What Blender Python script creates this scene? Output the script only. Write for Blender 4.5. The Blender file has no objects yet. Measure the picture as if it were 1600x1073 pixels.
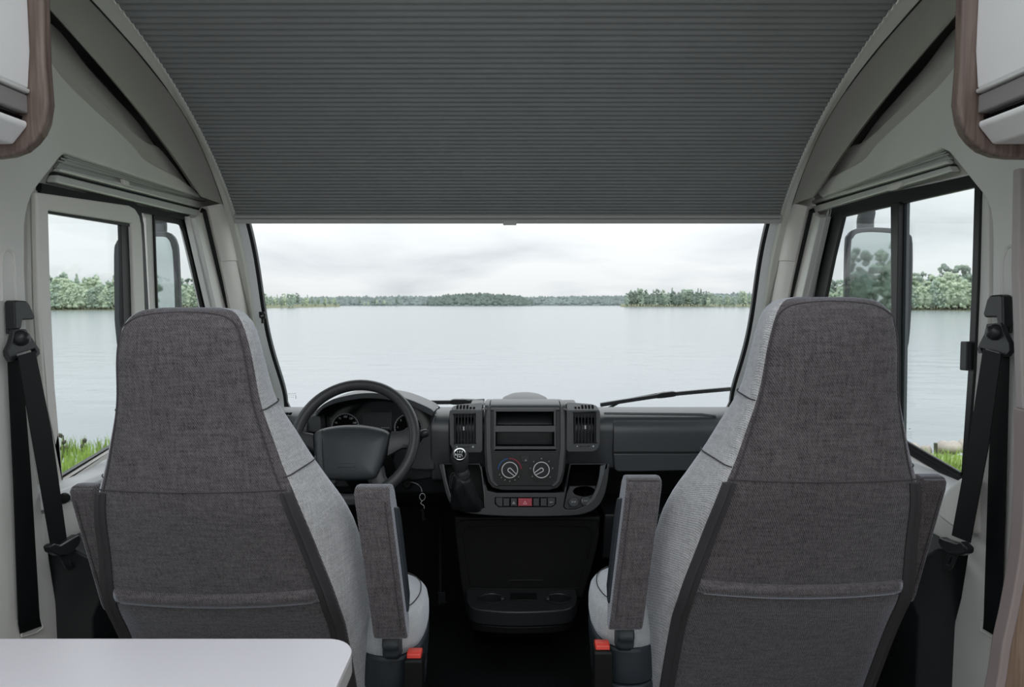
import bpy, bmesh, math, random
import numpy as np
from mathutils import Vector, Matrix, noise

random.seed(7)
S = bpy.context.scene
C = S.collection
PI = math.pi

# ------------------------------------------------------------------ camera
CZ = 1.25                       # eye height above the cab floor
FPX, PITCH = 1000.0, math.radians(3.78)
cam = bpy.data.cameras.new('camera')
cam.lens = 36.0 * FPX / 1600.0
cam.sensor_width = 36.0
cam.clip_start, cam.clip_end = 0.02, 5000
cam.dof.use_dof = True
cam.dof.focus_distance = 1.55
cam.dof.aperture_fstop = 8.0
camo = bpy.data.objects.new('camera', cam)
C.objects.link(camo)
camo.location = (0, 0, CZ)
camo.rotation_euler = (PI / 2 - PITCH, 0, 0)
S.camera = camo

# ------------------------------------------------------------------ colour management, world
S.view_settings.view_transform = 'Standard'
S.view_settings.look = 'None'
S.view_settings.exposure = 0.0
S.view_settings.gamma = 1.0
S.view_settings.use_curve_mapping = False
S.cycles.use_denoising = True
S.cycles.max_bounces = 10
S.cycles.diffuse_bounces = 6
S.cycles.transparent_max_bounces = 16
S.cycles.caustics_reflective = False
S.cycles.caustics_refractive = False


def srgb(r, g, b):
    f = lambda c: (c / 255 / 12.92) if c <= 10 else ((c / 255 + 0.055) / 1.055) ** 2.4
    return (f(r), f(g), f(b), 1.0)


SKYX, SKYY = 11.7, 9.3
W = bpy.data.worlds.new('overcast')
S.world = W
W.use_nodes = True
nt = W.node_tree
nt.nodes.clear()
N = nt.nodes.new
L = nt.links.new
tc = N('ShaderNodeTexCoord')
sep = N('ShaderNodeSeparateXYZ')
L(tc.outputs['Generated'], sep.inputs[0])
mz = N('ShaderNodeMath'); mz.operation = 'MAXIMUM'; mz.inputs[1].default_value = 0.0
L(sep.outputs[2], mz.inputs[0])
az = N('ShaderNodeMath'); az.operation = 'ADD'; az.inputs[1].default_value = 0.20
L(mz.outputs[0], az.inputs[0])
dx = N('ShaderNodeMath'); dx.operation = 'DIVIDE'
dy = N('ShaderNodeMath'); dy.operation = 'DIVIDE'
L(sep.outputs[0], dx.inputs[0]); L(az.outputs[0], dx.inputs[1])
L(sep.outputs[1], dy.inputs[0]); L(az.outputs[0], dy.inputs[1])
comb = N('ShaderNodeCombineXYZ')
L(dx.outputs[0], comb.inputs[0]); L(dy.outputs[0], comb.inputs[1])
nz = N('ShaderNodeTexNoise')
nz.inputs['Scale'].default_value = 0.8
nz.inputs['Detail'].default_value = 7
nz.inputs['Roughness'].default_value = 0.5
nz.inputs['Distortion'].default_value = 0.25
mpw = N('ShaderNodeMapping'); mpw.inputs['Location'].default_value = (SKYX, SKYY, 0)
L(comb.outputs[0], mpw.inputs[0]); L(mpw.outputs[0], nz.inputs['Vector'])
ramp = N('ShaderNodeValToRGB')
e = ramp.color_ramp.elements
e[0].position, e[0].color = 0.31, srgb(208, 214, 218)
e[1].position, e[1].color = 0.56, srgb(247, 250, 251)
m = e.new(0.42); m.color = srgb(230, 235, 238)
L(nz.outputs['Fac'], ramp.inputs[0])
bg = N('ShaderNodeBackground')
# standard overcast sky: the zenith is three times as bright as the horizon
ze = N('ShaderNodeMath'); ze.operation = 'MULTIPLY_ADD'; ze.inputs[1].default_value = 2.0; ze.inputs[2].default_value = 0.93
L(mz.outputs[0], ze.inputs[0]); L(ze.outputs[0], bg.inputs['Strength'])
L(ramp.outputs[0], bg.inputs[0])
wo = N('ShaderNodeOutputWorld')
L(bg.outputs[0], wo.inputs[0])

# ------------------------------------------------------------------ photograph measurements -> space
CP, SP = math.cos(PITCH), math.sin(PITCH)


def ray(px, py):
    u, v = (px - 800) / FPX, (536.5 - py) / FPX
    return Vector((u, CP + v * SP, -SP + v * CP))


def AY(px, py, y):
    d = ray(px, py); t = y / d.y
    return Vector((d.x * t, y, CZ + d.z * t))


def AX(px, py, x):
    d = ray(px, py); t = x / d.x
    return Vector((x, d.y * t, CZ + d.z * t))


def AZ(px, py, z):
    d = ray(px, py); t = (z - CZ) / d.z
    return Vector((d.x * t, d.y * t, z))


def AP(px, py, pl, h=0.0):
    p0, n = pl
    d = ray(px, py)
    t = ((p0 + n * h) - Vector((0, 0, CZ))).dot(n) / d.dot(n)
    return Vector((0, 0, CZ)) + d * t


def plane(y, z, tilt):
    a = math.radians(tilt)
    return (Vector((0, y, z)), Vector((0, -math.cos(a), math.sin(a))))


XM = -0.015                     # centre line of the vehicle


def mir(p):
    return Vector((2 * XM - p[0], p[1], p[2]))


# ------------------------------------------------------------------ mesh building
class MB:
    def __init__(s):
        s.v, s.f = [], []

    def add(s, vs, fs):
        o = len(s.v)
        s.v += [Vector(p) for p in vs]
        s.f += [tuple(i + o for i in f) for f in fs]
        return s

    def prism(s, pts, off, holes=()):
        off = Vector(off)
        if not holes:
            n = len(pts)
            a = [Vector(p) for p in pts]
            fs = [tuple(range(n)), tuple(range(2 * n - 1, n - 1, -1))]
            fs += [(i, i + n, (i + 1) % n + n, (i + 1) % n) for i in range(n)]
            return s.add(a + [p + off for p in a], fs)
        bm = bmesh.new()
        loops = [list(pts)] + [list(h) for h in holes]
        ed = []
        for lp in loops:
            vs = [bm.verts.new(p) for p in lp]
            ed += [bm.edges.new((vs[i], vs[(i + 1) % len(vs)])) for i in range(len(vs))]
        bmesh.ops.triangle_fill(bm, use_beauty=True, use_dissolve=False, edges=ed)
        bm.verts.index_update()
        vs = [v.co.copy() for v in bm.verts]
        n = len(vs)
        fs = []
        for f in bm.faces:
            t = [v.index for v in f.verts]
            fs += [tuple(t), tuple(i + n for i in reversed(t))]
        for ee in bm.edges:
            if len(ee.link_faces) == 1:
                a, b = ee.verts[0].index, ee.verts[1].index
                fs.append((a, b, b + n, a + n))
        bm.free()
        return s.add(vs + [p + off for p in vs], fs)

    def box(s, c, d):
        x, y, z = c; a, b, h = d[0] / 2, d[1] / 2, d[2] / 2
        return s.prism([(x - a, y - b, z - h), (x + a, y - b, z - h), (x + a, y + b, z - h), (x - a, y + b, z - h)], (0, 0, 2 * h))

    def loft(s, secs, closed=True, caps=True):
        n = len(secs[0]); o = len(s.v)
        for q in secs:
            s.v += [Vector(p) for p in q]
        m_ = n if closed else n - 1
        for k in range(len(secs) - 1):
            for i in range(m_):
                j = (i + 1) % n
                s.f.append((o + k * n + i, o + k * n + j, o + (k + 1) * n + j, o + (k + 1) * n + i))
        if caps and closed:
            s.f.append(tuple(o + i for i in range(n)))
            b = o + (len(secs) - 1) * n
            s.f.append(tuple(b + i for i in reversed(range(n))))
        return s

    def tube(s, pts, r, n=8, loop=False):
        pts = [Vector(p) for p in pts]
        rs = r if isinstance(r, (list, tuple)) else [r] * len(pts)
        secs = []
        K = len(pts)
        up = None
        for k in range(K):
            if loop:
                t = pts[(k + 1) % K] - pts[k - 1]
            else:
                t = pts[min(k + 1, K - 1)] - pts[max(k - 1, 0)]
            t.normalize()
            if up is None:
                up = Vector((0, 0, 1)) if abs(t.z) < 0.9 else Vector((1, 0, 0))
            a = up - t * up.dot(t)
            if a.length < 1e-6:
                a = t.orthogonal()
            a.normalize(); up = a
            b = t.cross(a)
            secs.append([pts[k] + (a * math.cos(q) + b * math.sin(q)) * rs[k] for q in [2 * PI * i / n for i in range(n)]])
        if loop:
            secs.append(secs[0])
        return s.loft(secs, True, not loop)

    def lathe(s, prof, c=(0, 0, 0), axis=(0, 0, 1), n=20):
        axis = Vector(axis).normalized(); c = Vector(c)
        a = axis.orthogonal().normalized(); b = axis.cross(a)
        secs = [[c + axis * h + (a * math.cos(q) + b * math.sin(q)) * max(r, 1e-5) for q in [2 * PI * i / n for i in range(n)]] for r, h in prof]
        return s.loft(secs)

    def mirror(s):
        q = MB(); q.v = [mir(p) for p in s.v]; q.f = [tuple(reversed(f)) for f in s.f]
        return q


def build(name, mb, mat, parent=None, bevel=0.0, smooth=40, seg=2):
    bm = bmesh.new()
    vs = [bm.verts.new(p) for p in mb.v]
    for f in mb.f:
        try:
            bm.faces.new([vs[i] for i in f])
        except ValueError:
            pass
    bmesh.ops.remove_doubles(bm, verts=bm.verts, dist=1e-6)
    bmesh.ops.recalc_face_normals(bm, faces=bm.faces)
    lo = Vector((min(v.co.x for v in bm.verts), min(v.co.y for v in bm.verts), min(v.co.z for v in bm.verts)))
    hi = Vector((max(v.co.x for v in bm.verts), max(v.co.y for v in bm.verts), max(v.co.z for v in bm.verts)))
    c = (lo + hi) / 2
    for v in bm.verts:
        v.co -= c
    me = bpy.data.meshes.new(name)
    bm.to_mesh(me); bm.free()
    o = bpy.data.objects.new(name, me)
    C.objects.link(o)
    me.materials.append(mat)
    if smooth:
        for p in me.polygons:
            p.use_smooth = True
        me.set_sharp_from_angle(angle=math.radians(smooth))
    if bevel:
        b = o.modifiers.new('bevel', 'BEVEL')
        b.width = bevel; b.segments = seg; b.limit_method = 'ANGLE'; b.angle_limit = math.radians(35)
        b.harden_normals = True
    o.location = c
    if parent is not None:
        o.parent = parent
        o.location = c - world(parent)
    return o


def world(o):
    v = o.location.copy()
    while o.parent:
        o = o.parent; v += o.location
    return v


def tag(o, label, cat, group=None, kind=None):
    o['label'] = label; o['category'] = cat
    if group: o['group'] = group
    if kind: o['kind'] = kind
    return o


def thing(name, label, cat, loc=(0, 0, 0), group=None, kind=None):
    o = bpy.data.objects.new(name, None); C.objects.link(o)
    o.location = loc; o.empty_display_size = 0.05
    return tag(o, label, cat, group, kind)


def copy_tree(o, parent=None):
    c = o.copy(); C.objects.link(c); c.parent = parent
    for ch in [x for x in o.children]:
        copy_tree(ch, c)
    return c


def text(name, body, size, plane_, px, py, h, mat, parent, ext=0.0003, rot=0):
    cu = bpy.data.curves.new(name, 'FONT')
    cu.body = body; cu.size = size; cu.align_x = 'CENTER'; cu.align_y = 'CENTER'; cu.extrude = ext; cu.offset = size * 0.045
    cu.materials.append(mat)
    o = bpy.data.objects.new(name, cu); C.objects.link(o)
    n = plane_[1]
    xx = Vector((1, 0, 0)); yy = n.cross(xx)
    M = Matrix((xx, yy, n)).transposed().to_4x4()
    o.matrix_world = M @ Matrix.Rotation(rot, 4, 'Z')
    o.location = AP(px, py, plane_, h) - (world(parent) if parent else Vector())
    if parent: o.parent = parent
    bpy.context.view_layer.update()
    me = bpy.data.meshes.new_from_object(o.evaluated_get(bpy.context.evaluated_depsgraph_get()))
    q_ = bpy.data.objects.new(name, me); C.objects.link(q_)
    q_.matrix_basis = o.matrix_basis.copy()
    q_.parent = o.parent
    bpy.data.objects.remove(o)
    return q_


def circ(cx, cy, rx, ry=None, n=32, a0=0, a1=360):
    ry = ry or rx
    full = abs(a1 - a0) >= 360
    k = n if full else n + 1
    return [(cx + rx * math.cos(math.radians(a0 + (a1 - a0) * i / n)), cy - ry * math.sin(math.radians(a0 + (a1 - a0) * i / n))) for i in range(k)]


def arcband(cx, cy, r0, r1, a0, a1, n=16):
    return circ(cx, cy, r1, n=n, a0=a0, a1=a1) + circ(cx, cy, r0, n=n, a0=a1, a1=a0)


def rrect(x0, y0, x1, y1, r, n=5):
    p = []
    for cx, cy, a in ((x1 - r, y0 + r, 90), (x0 + r, y0 + r, 180), (x0 + r, y1 - r, 270), (x1 - r, y1 - r, 360)):
        p += circ(cx, cy, r, n=n, a0=a, a1=a + 90)
    return p


def plate(mb, poly, pl, h0, h1, holes=()):
    """polygon measured on a plane, given its own thickness h0..h1 along the plane's normal"""
    a = [AP(x, y, pl, h1) for x, y in poly]
    hs = [[AP(x, y, pl, h1) for x, y in h] for h in holes]
    return mb.prism(a, pl[1] * (h0 - h1), hs)


def smoothpath(pts, k=6):
    """Catmull-Rom through points"""
    pts = [Vector(p) for p in pts]
    out = []
    for i in range(len(pts) - 1):
        p0, p1, p2, p3 = pts[max(i - 1, 0)], pts[i], pts[i + 1], pts[min(i + 2, len(pts) - 1)]
        for j in range(k):
            t = j / k
            out.append(0.5 * ((2 * p1) + (p2 - p0) * t + (2 * p0 - 5 * p1 + 4 * p2 - p3) * t * t + (3 * p1 - p0 - 3 * p2 + p3) * t ** 3))
    out.append(pts[-1])
    return out


def sp2(pts, k=5):
    return [(p.x, p.y) for p in smoothpath([(a, b, 0) for a, b in pts], k)]


# ------------------------------------------------------------------ materials
def mat(name, col, rough=0.5, metal=0.0, var=0.0, vscale=30, bump=0.0, bscale=300, spec=0.5, coat=0.0):
    m = bpy.data.materials.new(name); m.use_nodes = True
    t = m.node_tree; b = t.nodes['Principled BSDF']
    b.inputs['Base Color'].default_value = col
    b.inputs['Roughness'].default_value = rough
    b.inputs['Metallic'].default_value = metal
    b.inputs['Specular IOR Level'].default_value = spec
    b.inputs['Coat Weight'].default_value = coat
    co = t.nodes.new('ShaderNodeTexCoord')
    if var:
        n = t.nodes.new('ShaderNodeTexNoise'); n.inputs['Scale'].default_value = vscale; n.inputs['Detail'].default_value = 4
        t.links.new(co.outputs['Object'], n.inputs['Vector'])
        r = t.nodes.new('ShaderNodeMapRange')
        r.inputs['From Min'].default_value = 0.3; r.inputs['From Max'].default_value = 0.7
        r.inputs['To Min'].default_value = 1 - var; r.inputs['To Max'].default_value = 1 + var
        t.links.new(n.outputs['Fac'], r.inputs['Value'])
        x = t.nodes.new('ShaderNodeMix'); x.data_type = 'RGBA'; x.blend_type = 'MULTIPLY'
        x.inputs['Factor'].default_value = 1
        x.inputs[6].default_value = col
        t.links.new(r.outputs[0], x.inputs[7])
        t.links.new(x.outputs[2], b.inputs['Base Color'])
    if bump:
        n = t.nodes.new('ShaderNodeTexNoise'); n.inputs['Scale'].default_value = bscale; n.inputs['Detail'].default_value = 3
        t.links.new(co.outputs['Object'], n.inputs['Vector'])
        q = t.nodes.new('ShaderNodeBump'); q.inputs['Strength'].default_value = bump; q.inputs['Distance'].default_value = 0.002
        t.links.new(n.outputs['Fac'], q.inputs['Height'])
        t.links.new(q.outputs[0], b.inputs['Normal'])
    return m


def fabric(name, dark, light, freq=95):
    m = bpy.data.materials.new(name); m.use_nodes = True
    t = m.node_tree; b = t.nodes['Principled BSDF']
    b.inputs['Roughness'].default_value = 0.95
    b.inputs['Specular IOR Level'].default_value = 0.15
    b.inputs['Sheen Weight'].default_value = 0.9
    b.inputs['Sheen Roughness'].default_value = 0.35
    b.inputs['Sheen Tint'].default_value = (0.82, 0.88, 1.0, 1)
    nd, lk = t.nodes.new, t.links.new
    co = nd('ShaderNodeTexCoord')
    mp = nd('ShaderNodeMapping'); mp.inputs['Rotation'].default_value = (math.radians(35), math.radians(38), 0)
    lk(co.outputs['Object'], mp.inputs[0])
    wv = nd('ShaderNodeTexWave'); wv.wave_type = 'BANDS'; wv.bands_direction = 'X'
    wv.inputs['Scale'].default_value = freq; wv.inputs['Distortion'].default_value = 3.0
    wv.inputs['Detail'].default_value = 2; wv.inputs['Detail Scale'].default_value = 2.5
    lk(mp.outputs[0], wv.inputs['Vector'])
    n1 = nd('ShaderNodeTexNoise'); n1.inputs['Scale'].default_value = 420; n1.inputs['Detail'].default_value = 2
    lk(co.outputs['Object'], n1.inputs['Vector'])
    # slubs: stretched noise across and along the cloth
    m2 = nd('ShaderNodeMapping'); m2.inputs['Scale'].default_value = (12, 12, 90)
    lk(co.outputs['Object'], m2.inputs[0])
    n2 = nd('ShaderNodeTexNoise'); n2.inputs['Scale'].default_value = 2.2; n2.inputs['Detail'].default_value = 5
    lk(m2.outputs[0], n2.inputs['Vector'])
    m3 = nd('ShaderNodeMapping'); m3.inputs['Scale'].default_value = (90, 90, 12)
    lk(co.outputs['Object'], m3.inputs[0])
    n3 = nd('ShaderNodeTexNoise'); n3.inputs['Scale'].default_value = 2.2; n3.inputs['Detail'].default_value = 5
    lk(m3.outputs[0], n3.inputs['Vector'])
    a1 = nd('ShaderNodeMath'); a1.operation = 'ADD'; lk(n2.outputs['Fac'], a1.inputs[0]); lk(n3.outputs['Fac'], a1.inputs[1])
    s1 = nd('ShaderNodeMath'); s1.operation = 'MULTIPLY_ADD'; s1.inputs[1].default_value = 0.45
    lk(wv.outputs['Fac'], s1.inputs[0]); lk(n1.outputs['Fac'], s1.inputs[2])
    s2 = nd('ShaderNodeMath'); s2.operation = 'MULTIPLY_ADD'; s2.inputs[1].default_value = 0.75; lk(a1.outputs[0], s2.inputs[0]); lk(s1.outputs[0], s2.inputs[2])
    rp = nd('ShaderNodeMapRange'); rp.inputs['From Min'].default_value = 1.0; rp.inputs['From Max'].default_value = 1.95
    lk(s2.outputs[0], rp.inputs['Value'])
    mx = nd('ShaderNodeMix'); mx.data_type = 'RGBA'
    mx.inputs[6].default_value = dark; mx.inputs[7].default_value = light
    lk(rp.outputs[0], mx.inputs['Factor']); lk(mx.outputs[2], b.inputs['Base Color'])
    q = nd('ShaderNodeBump'); q.inputs['Strength'].default_value = 0.5; q.inputs['Distance'].default_value = 0.002
    lk(s1.outputs[0], q.inputs['Height']); lk(q.outputs[0], b.inputs['Normal'])
    return m


def glass(name, tint, refl=1.0):
    m = bpy.data.materials.new(name); m.use_nodes = True
    t = m.node_tree; t.nodes.clear()
    nd, lk = t.nodes.new, t.links.new
    tr = nd('ShaderNodeBsdfTransparent'); tr.inputs[0].default_value = tint
    gl = nd('ShaderNodeBsdfGlossy'); gl.inputs['Roughness'].default_value = 0.0
    fr = nd('ShaderNodeLayerWeight'); fr.inputs['Blend'].default_value = 0.5
    pw = nd('ShaderNodeMath'); pw.operation = 'POWER'; pw.inputs[1].default_value = 5
    lk(fr.outputs['Facing'], pw.inputs[0])
    ml = nd('ShaderNodeMath'); ml.operation = 'MULTIPLY_ADD'; ml.inputs[1].default_value = 0.96 * refl; ml.inputs[2].default_value = 0.04 * refl
    lk(pw.outputs[0], ml.inputs[0])
    mx = nd('ShaderNodeMixShader'); lk(ml.outputs[0], mx.inputs[0]); lk(tr.outputs[0], mx.inputs[1]); lk(gl.outputs[0], mx.inputs[2])
    o = nd('ShaderNodeOutputMaterial'); lk(mx.outputs[0], o.inputs[0])
    return m


def wood(name, c0, c1):
    m = bpy.data.materials.new(name); m.use_nodes = True
    t = m.node_tree; b = t.nodes['Principled BSDF']; b.inputs['Roughness'].default_value = 0.45
    nd, lk = t.nodes.new, t.links.new
    co = nd('ShaderNodeTexCoord'); mp = nd('ShaderNodeMapping'); mp.inputs['Scale'].default_value = (60, 60, 3)
    lk(co.outputs['Object'], mp.inputs[0])
    n = nd('ShaderNodeTexNoise'); n.inputs['Scale'].default_value = 2; n.inputs['Detail'].default_value = 6; n.inputs['Distortion'].default_value = 0.6
    lk(mp.outputs[0], n.inputs['Vector'])
    r = nd('ShaderNodeValToRGB'); r.color_ramp.elements[0].color = c0; r.color_ramp.elements[1].color = c1
    r.color_ramp.elements[0].position = 0.35; r.color_ramp.elements[1].position = 0.65
    lk(n.outputs['Fac'], r.inputs[0]); lk(r.outputs[0], b.inputs['Base Color'])
    return m


def grey(v, r=1, g=1, b=1):
    return (v * r, v * g, v * b, 1)


M = {
    'wall': mat('wall_plastic', (0.80, 0.80, 0.775, 1), 0.5, bump=0.05, bscale=500, var=0.03, vscale=6),
    'arch': mat('arch_trim', (0.40, 0.395, 0.36, 1), 0.55, bump=0.05, bscale=500),
    'recess': mat('wall_recess', (0.58, 0.575, 0.545, 1), 0.65, bump=0.05),
    'pillar': mat('pillar_trim', (0.76, 0.74, 0.71, 1), 0.5, bump=0.04),
    'sash': mat('sash_cream', (0.84, 0.83, 0.79, 1), 0.4),
    'alu': mat('blind_rail', (0.74, 0.75, 0.73, 1), 0.35, 0.2),
    'silver': mat('silver_strip', (0.85, 0.86, 0.87, 1), 0.35, 0.35),
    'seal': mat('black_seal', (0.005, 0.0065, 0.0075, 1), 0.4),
    'rail': mat('screen_rail', (0.66, 0.67, 0.61, 1), 0.4),
    'blind': mat('blind_fabric', (0.26, 0.275, 0.278, 1), 0.8, spec=0.2, var=0.04, vscale=8),
    'hem': mat('blind_hem', (0.50, 0.515, 0.505, 1), 0.4),
    'fab': fabric('seat_fabric', (0.040, 0.035, 0.0375, 1), (0.185, 0.169, 0.177, 1)),
    'fab2': fabric('cushion_fabric', (0.46, 0.485, 0.51, 1), (0.76, 0.79, 0.82, 1), 120),
    'fab3': fabric('bolster_fabric', (0.29, 0.29, 0.30, 1), (0.68, 0.68, 0.70, 1), 110),
    'zip': mat('zip_tape', (0.045, 0.042, 0.047, 1), 0.8, bump=0.2, bscale=600),
    'seam': mat('seam_thread', (0.06, 0.055, 0.06, 1), 0.9),
    'shell': mat('seat_shell', (0.035, 0.045, 0.055, 1), 0.45, bump=0.1),
    'black': mat('black_plastic', (0.0042, 0.0045, 0.005, 1), 0.55, bump=0.1, spec=0.3),
    'dash': mat('dash_plastic', (0.040, 0.046, 0.052, 1), 0.40, spec=0.9, bump=0.12, bscale=700),
    'dash2': mat('console_plastic', (0.020, 0.022, 0.0245, 1), 0.38, bump=0.12, bscale=700),
    'hvac': mat('control_panel', (0.011, 0.0125, 0.014, 1), 0.4),
    'gloss': mat('display_glass', (0.006, 0.008, 0.009, 1), 0.12),
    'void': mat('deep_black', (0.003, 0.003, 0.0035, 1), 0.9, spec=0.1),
    'wheel': mat('wheel_leather', (0.040, 0.043, 0.047, 1), 0.42, bump=0.08, bscale=500),
    'pad': mat('airbag_pad', (0.036, 0.042, 0.047, 1), 0.42, bump=0.12, bscale=700),
    'boot': mat('boot_leather', (0.020, 0.021, 0.023, 1), 0.38, bump=0.15, bscale=250),
    'chrome': mat('chrome', (0.80, 0.81, 0.82, 1), 0.18, 1.0),
    'white': mat('white_mark', (0.75, 0.76, 0.77, 1), 0.5),
    'mark': mat('grey_mark', (0.36, 0.37, 0.38, 1), 0.5),
    'red': mat('hazard_red', (0.40, 0.035, 0.06, 1), 0.35),
    'pink': mat('pink_mark', (0.75, 0.35, 0.40, 1), 0.4),
    'redarc': mat('warm_mark', (0.30, 0.02, 0.05, 1), 0.5),
    'bluearc': mat('cool_mark', (0.02, 0.10, 0.28, 1), 0.5),
    'orange': mat('buckle_red', (0.80, 0.07, 0.05, 1), 0.35),
    'belt': mat('webbing', (0.0035, 0.0045, 0.0055, 1), 0.6, spec=0.3, bump=0.3, bscale=900),
    'beltp': mat('belt_plastic', (0.018, 0.020, 0.023, 1), 0.35),
    'table': mat('table_laminate', (0.62, 0.61, 0.66, 1), 0.35),
    'tedge': mat('table_edge', (0.55, 0.54, 0.55, 1), 0.4),
    'door': mat('locker_white', (0.90, 0.905, 0.92, 1), 0.3, coat=0.2),
    'taupe': mat('locker_taupe', (0.26, 0.25, 0.25, 1), 0.45),
    'wood': wood('walnut', (0.105, 0.072, 0.062, 1), (0.20, 0.15, 0.13, 1)),
    'oak': wood('warm_wood', (0.20, 0.13, 0.09, 1), (0.32, 0.22, 0.16, 1)),
    'edge': mat('furniture_edge', (0.33, 0.275, 0.27, 1), 0.4),
    'sill': mat('white_sill', (0.86, 0.88, 0.90, 1), 0.3),
    'carpet': mat('carpet', (0.010, 0.011, 0.012, 1), 1.0, var=0.5, vscale=250, bump=1.0, bscale=400, spec=0.1),
    'glass': glass('window_glass', (0.95, 0.97, 0.97, 1), 0.8),
    'screen': glass('screen_glass', (0.985, 0.99, 0.99, 1), 0.12),
    'mirror': mat('mirror_glass', (0.50, 0.56, 0.56, 1), 0.02, 1.0),
    'mirrorh': mat('mirror_housing', (0.05, 0.055, 0.06, 1), 0.6, bump=0.6, bscale=300),
    'body': mat('white_body', (0.75, 0.76, 0.76, 1), 0.25, coat=0.4),
    'trunk': mat('bark', (0.10, 0.085, 0.07, 1), 0.9),
    'leaf1': mat('leaf_pale', (0.47, 0.545, 0.40, 1), 0.9, var=0.35, vscale=0.8, spec=0.1),  # the three leaf colours have distance haze mixed in
    'leaf2': mat('leaf_mid', (0.33, 0.405, 0.325, 1), 0.9, var=0.35, vscale=0.8, spec=0.1),
    'leaf3': mat('leaf_dark', (0.20, 0.25, 0.21, 1), 0.9, var=0.3, vscale=0.8, spec=0.1),
    'far': mat('far_forest', (0.18, 0.215, 0.21, 1), 0.95, var=0.3, vscale=0.2, spec=0.05),  # paled to blue grey, distance haze put into the colour
    'shore': mat('shore_soil', (0.17, 0.185, 0.125, 1), 0.95, var=0.3, vscale=0.1, spec=0.05),
    'grass': mat('grass_blade', (0.30, 0.42, 0.10, 1), 0.8, var=0.4, vscale=2.0, spec=0.2),
    'turf': mat('turf', (0.25, 0.33, 0.12, 1), 0.95, var=0.3, vscale=3),
    'gravel': mat('gravel', (0.20, 0.195, 0.185, 1), 0.95, var=0.3, vscale=8, spec=0.1),
    'vinyl': mat('pale_vinyl', (0.10, 0.088, 0.075, 1), 0.4, var=0.06, vscale=12),
    'far2': mat('hill_forest', (0.125, 0.155, 0.14, 1), 0.95, var=0.3, vscale=0.2, spec=0.05),
    'weed': mat('dry_stalk', (0.07, 0.065, 0.05, 1), 0.9),
    'stone': mat('stone', (0.42, 0.37, 0.33, 1), 0.9, var=0.25, vscale=6, bump=0.4, bscale=20),
}

# the pleated fabric lets a little daylight through
t = M['blind'].node_tree
tl = t.nodes.new('ShaderNodeBsdfTranslucent'); tl.inputs[0].default_value = (0.54, 0.55, 0.55, 1)
mx = t.nodes.new('ShaderNodeMixShader'); mx.inputs[0].default_value = 0.02
t.links.new(t.nodes['Principled BSDF'].outputs[0], mx.inputs[1]); t.links.new(tl.outputs[0], mx.inputs[2])
t.links.new(mx.outputs[0], t.nodes['Material Output'].inputs[0])

# lake
wm = bpy.data.materials.new('lake_water'); wm.use_nodes = True
t = wm.node_tree; b = t.nodes['Principled BSDF']
b.inputs['Base Color'].default_value = (0.215, 0.24, 0.26, 1)
b.inputs['Roughness'].default_value = 0.18
b.inputs['IOR'].default_value = 1.33
co = t.nodes.new('ShaderNodeTexCoord'); mp = t.nodes.new('ShaderNodeMapping'); mp.inputs['Scale'].default_value = (0.5, 0.9, 1)
t.links.new(co.outputs['Object'], mp.inputs[0])
n1 = t.nodes.new('ShaderNodeTexNoise'); n1.inputs['Scale'].default_value = 0.55; n1.inputs['Detail'].default_value = 4
t.links.new(mp.outputs[0], n1.inputs['Vector'])
q = t.nodes.new('ShaderNodeBump'); q.inputs['Strength'].default_value = 0.28; q.inputs['Distance'].default_value = 0.30
t.links.new(n1.outputs['Fac'], q.inputs['Height']); t.links.new(q.outputs[0], b.inputs['Normal'])
n2 = t.nodes.new('ShaderNodeTexNoise'); n2.inputs['Scale'].default_value = 0.02; n2.inputs['Detail'].default_value = 3
t.links.new(mp.outputs[0], n2.inputs['Vector'])

# ------------------------------------------------------------------ shell: walls, floor, ceiling
WL, WR = -1.08, 2 * XM + 1.08          # inner faces of the side panels
BASE = 0.035                           # recess behind the panels
# line where the roof arch meets the wall (lower edge of the arch band)
C_PX = [(66, 7), (106, 39), (149, 96), (191, 142), (227, 184), (262, 234), (291, 273), (312, 305)]
B_PX = [(142, 0), (177, 39), (227, 92), (269.5, 152), (305, 209), (330, 262), (349, 319)]
A_HALF = [(619.5, 0), (576, 57), (538, 110), (500, 170), (476, 213), (456, 255), (439, 301), (428.5, 337), (425, 347), (410, 420), (395, 500), (378, 575), (363, 645)]
XA = -0.985
prof = []                              # windscreen rail profile (y, z), from high above the seats down to the dash
for hw, py in A_HALF:
    p = AX(800 - hw, py, XA); prof.append((p.y, p.z))
y0, z0 = prof[0]; y1, z1 = prof[1]
prof = [(y0 - 0.55, z0 + 0.125), (y0 - 0.25, z0 + 0.085)] + prof
# smooth the measured profile with a low-order fit of z over y
yy = np.array([p[0] for p in prof]); zz = np.array([p[1] for p in prof])
fit = np.polyfit(zz, yy, 6)
zs = np.linspace(zz.max(), zz.min(), 60)
prof = [(float(np.polyval(fit, z)), float(z)) for z in zs]
pz = np.array([p[1] for p in prof]); pyv = np.array([p[0] for p in prof])


def prof_y(z):
    return float(np.interp(z, pz[::-1], pyv[::-1]))


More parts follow.
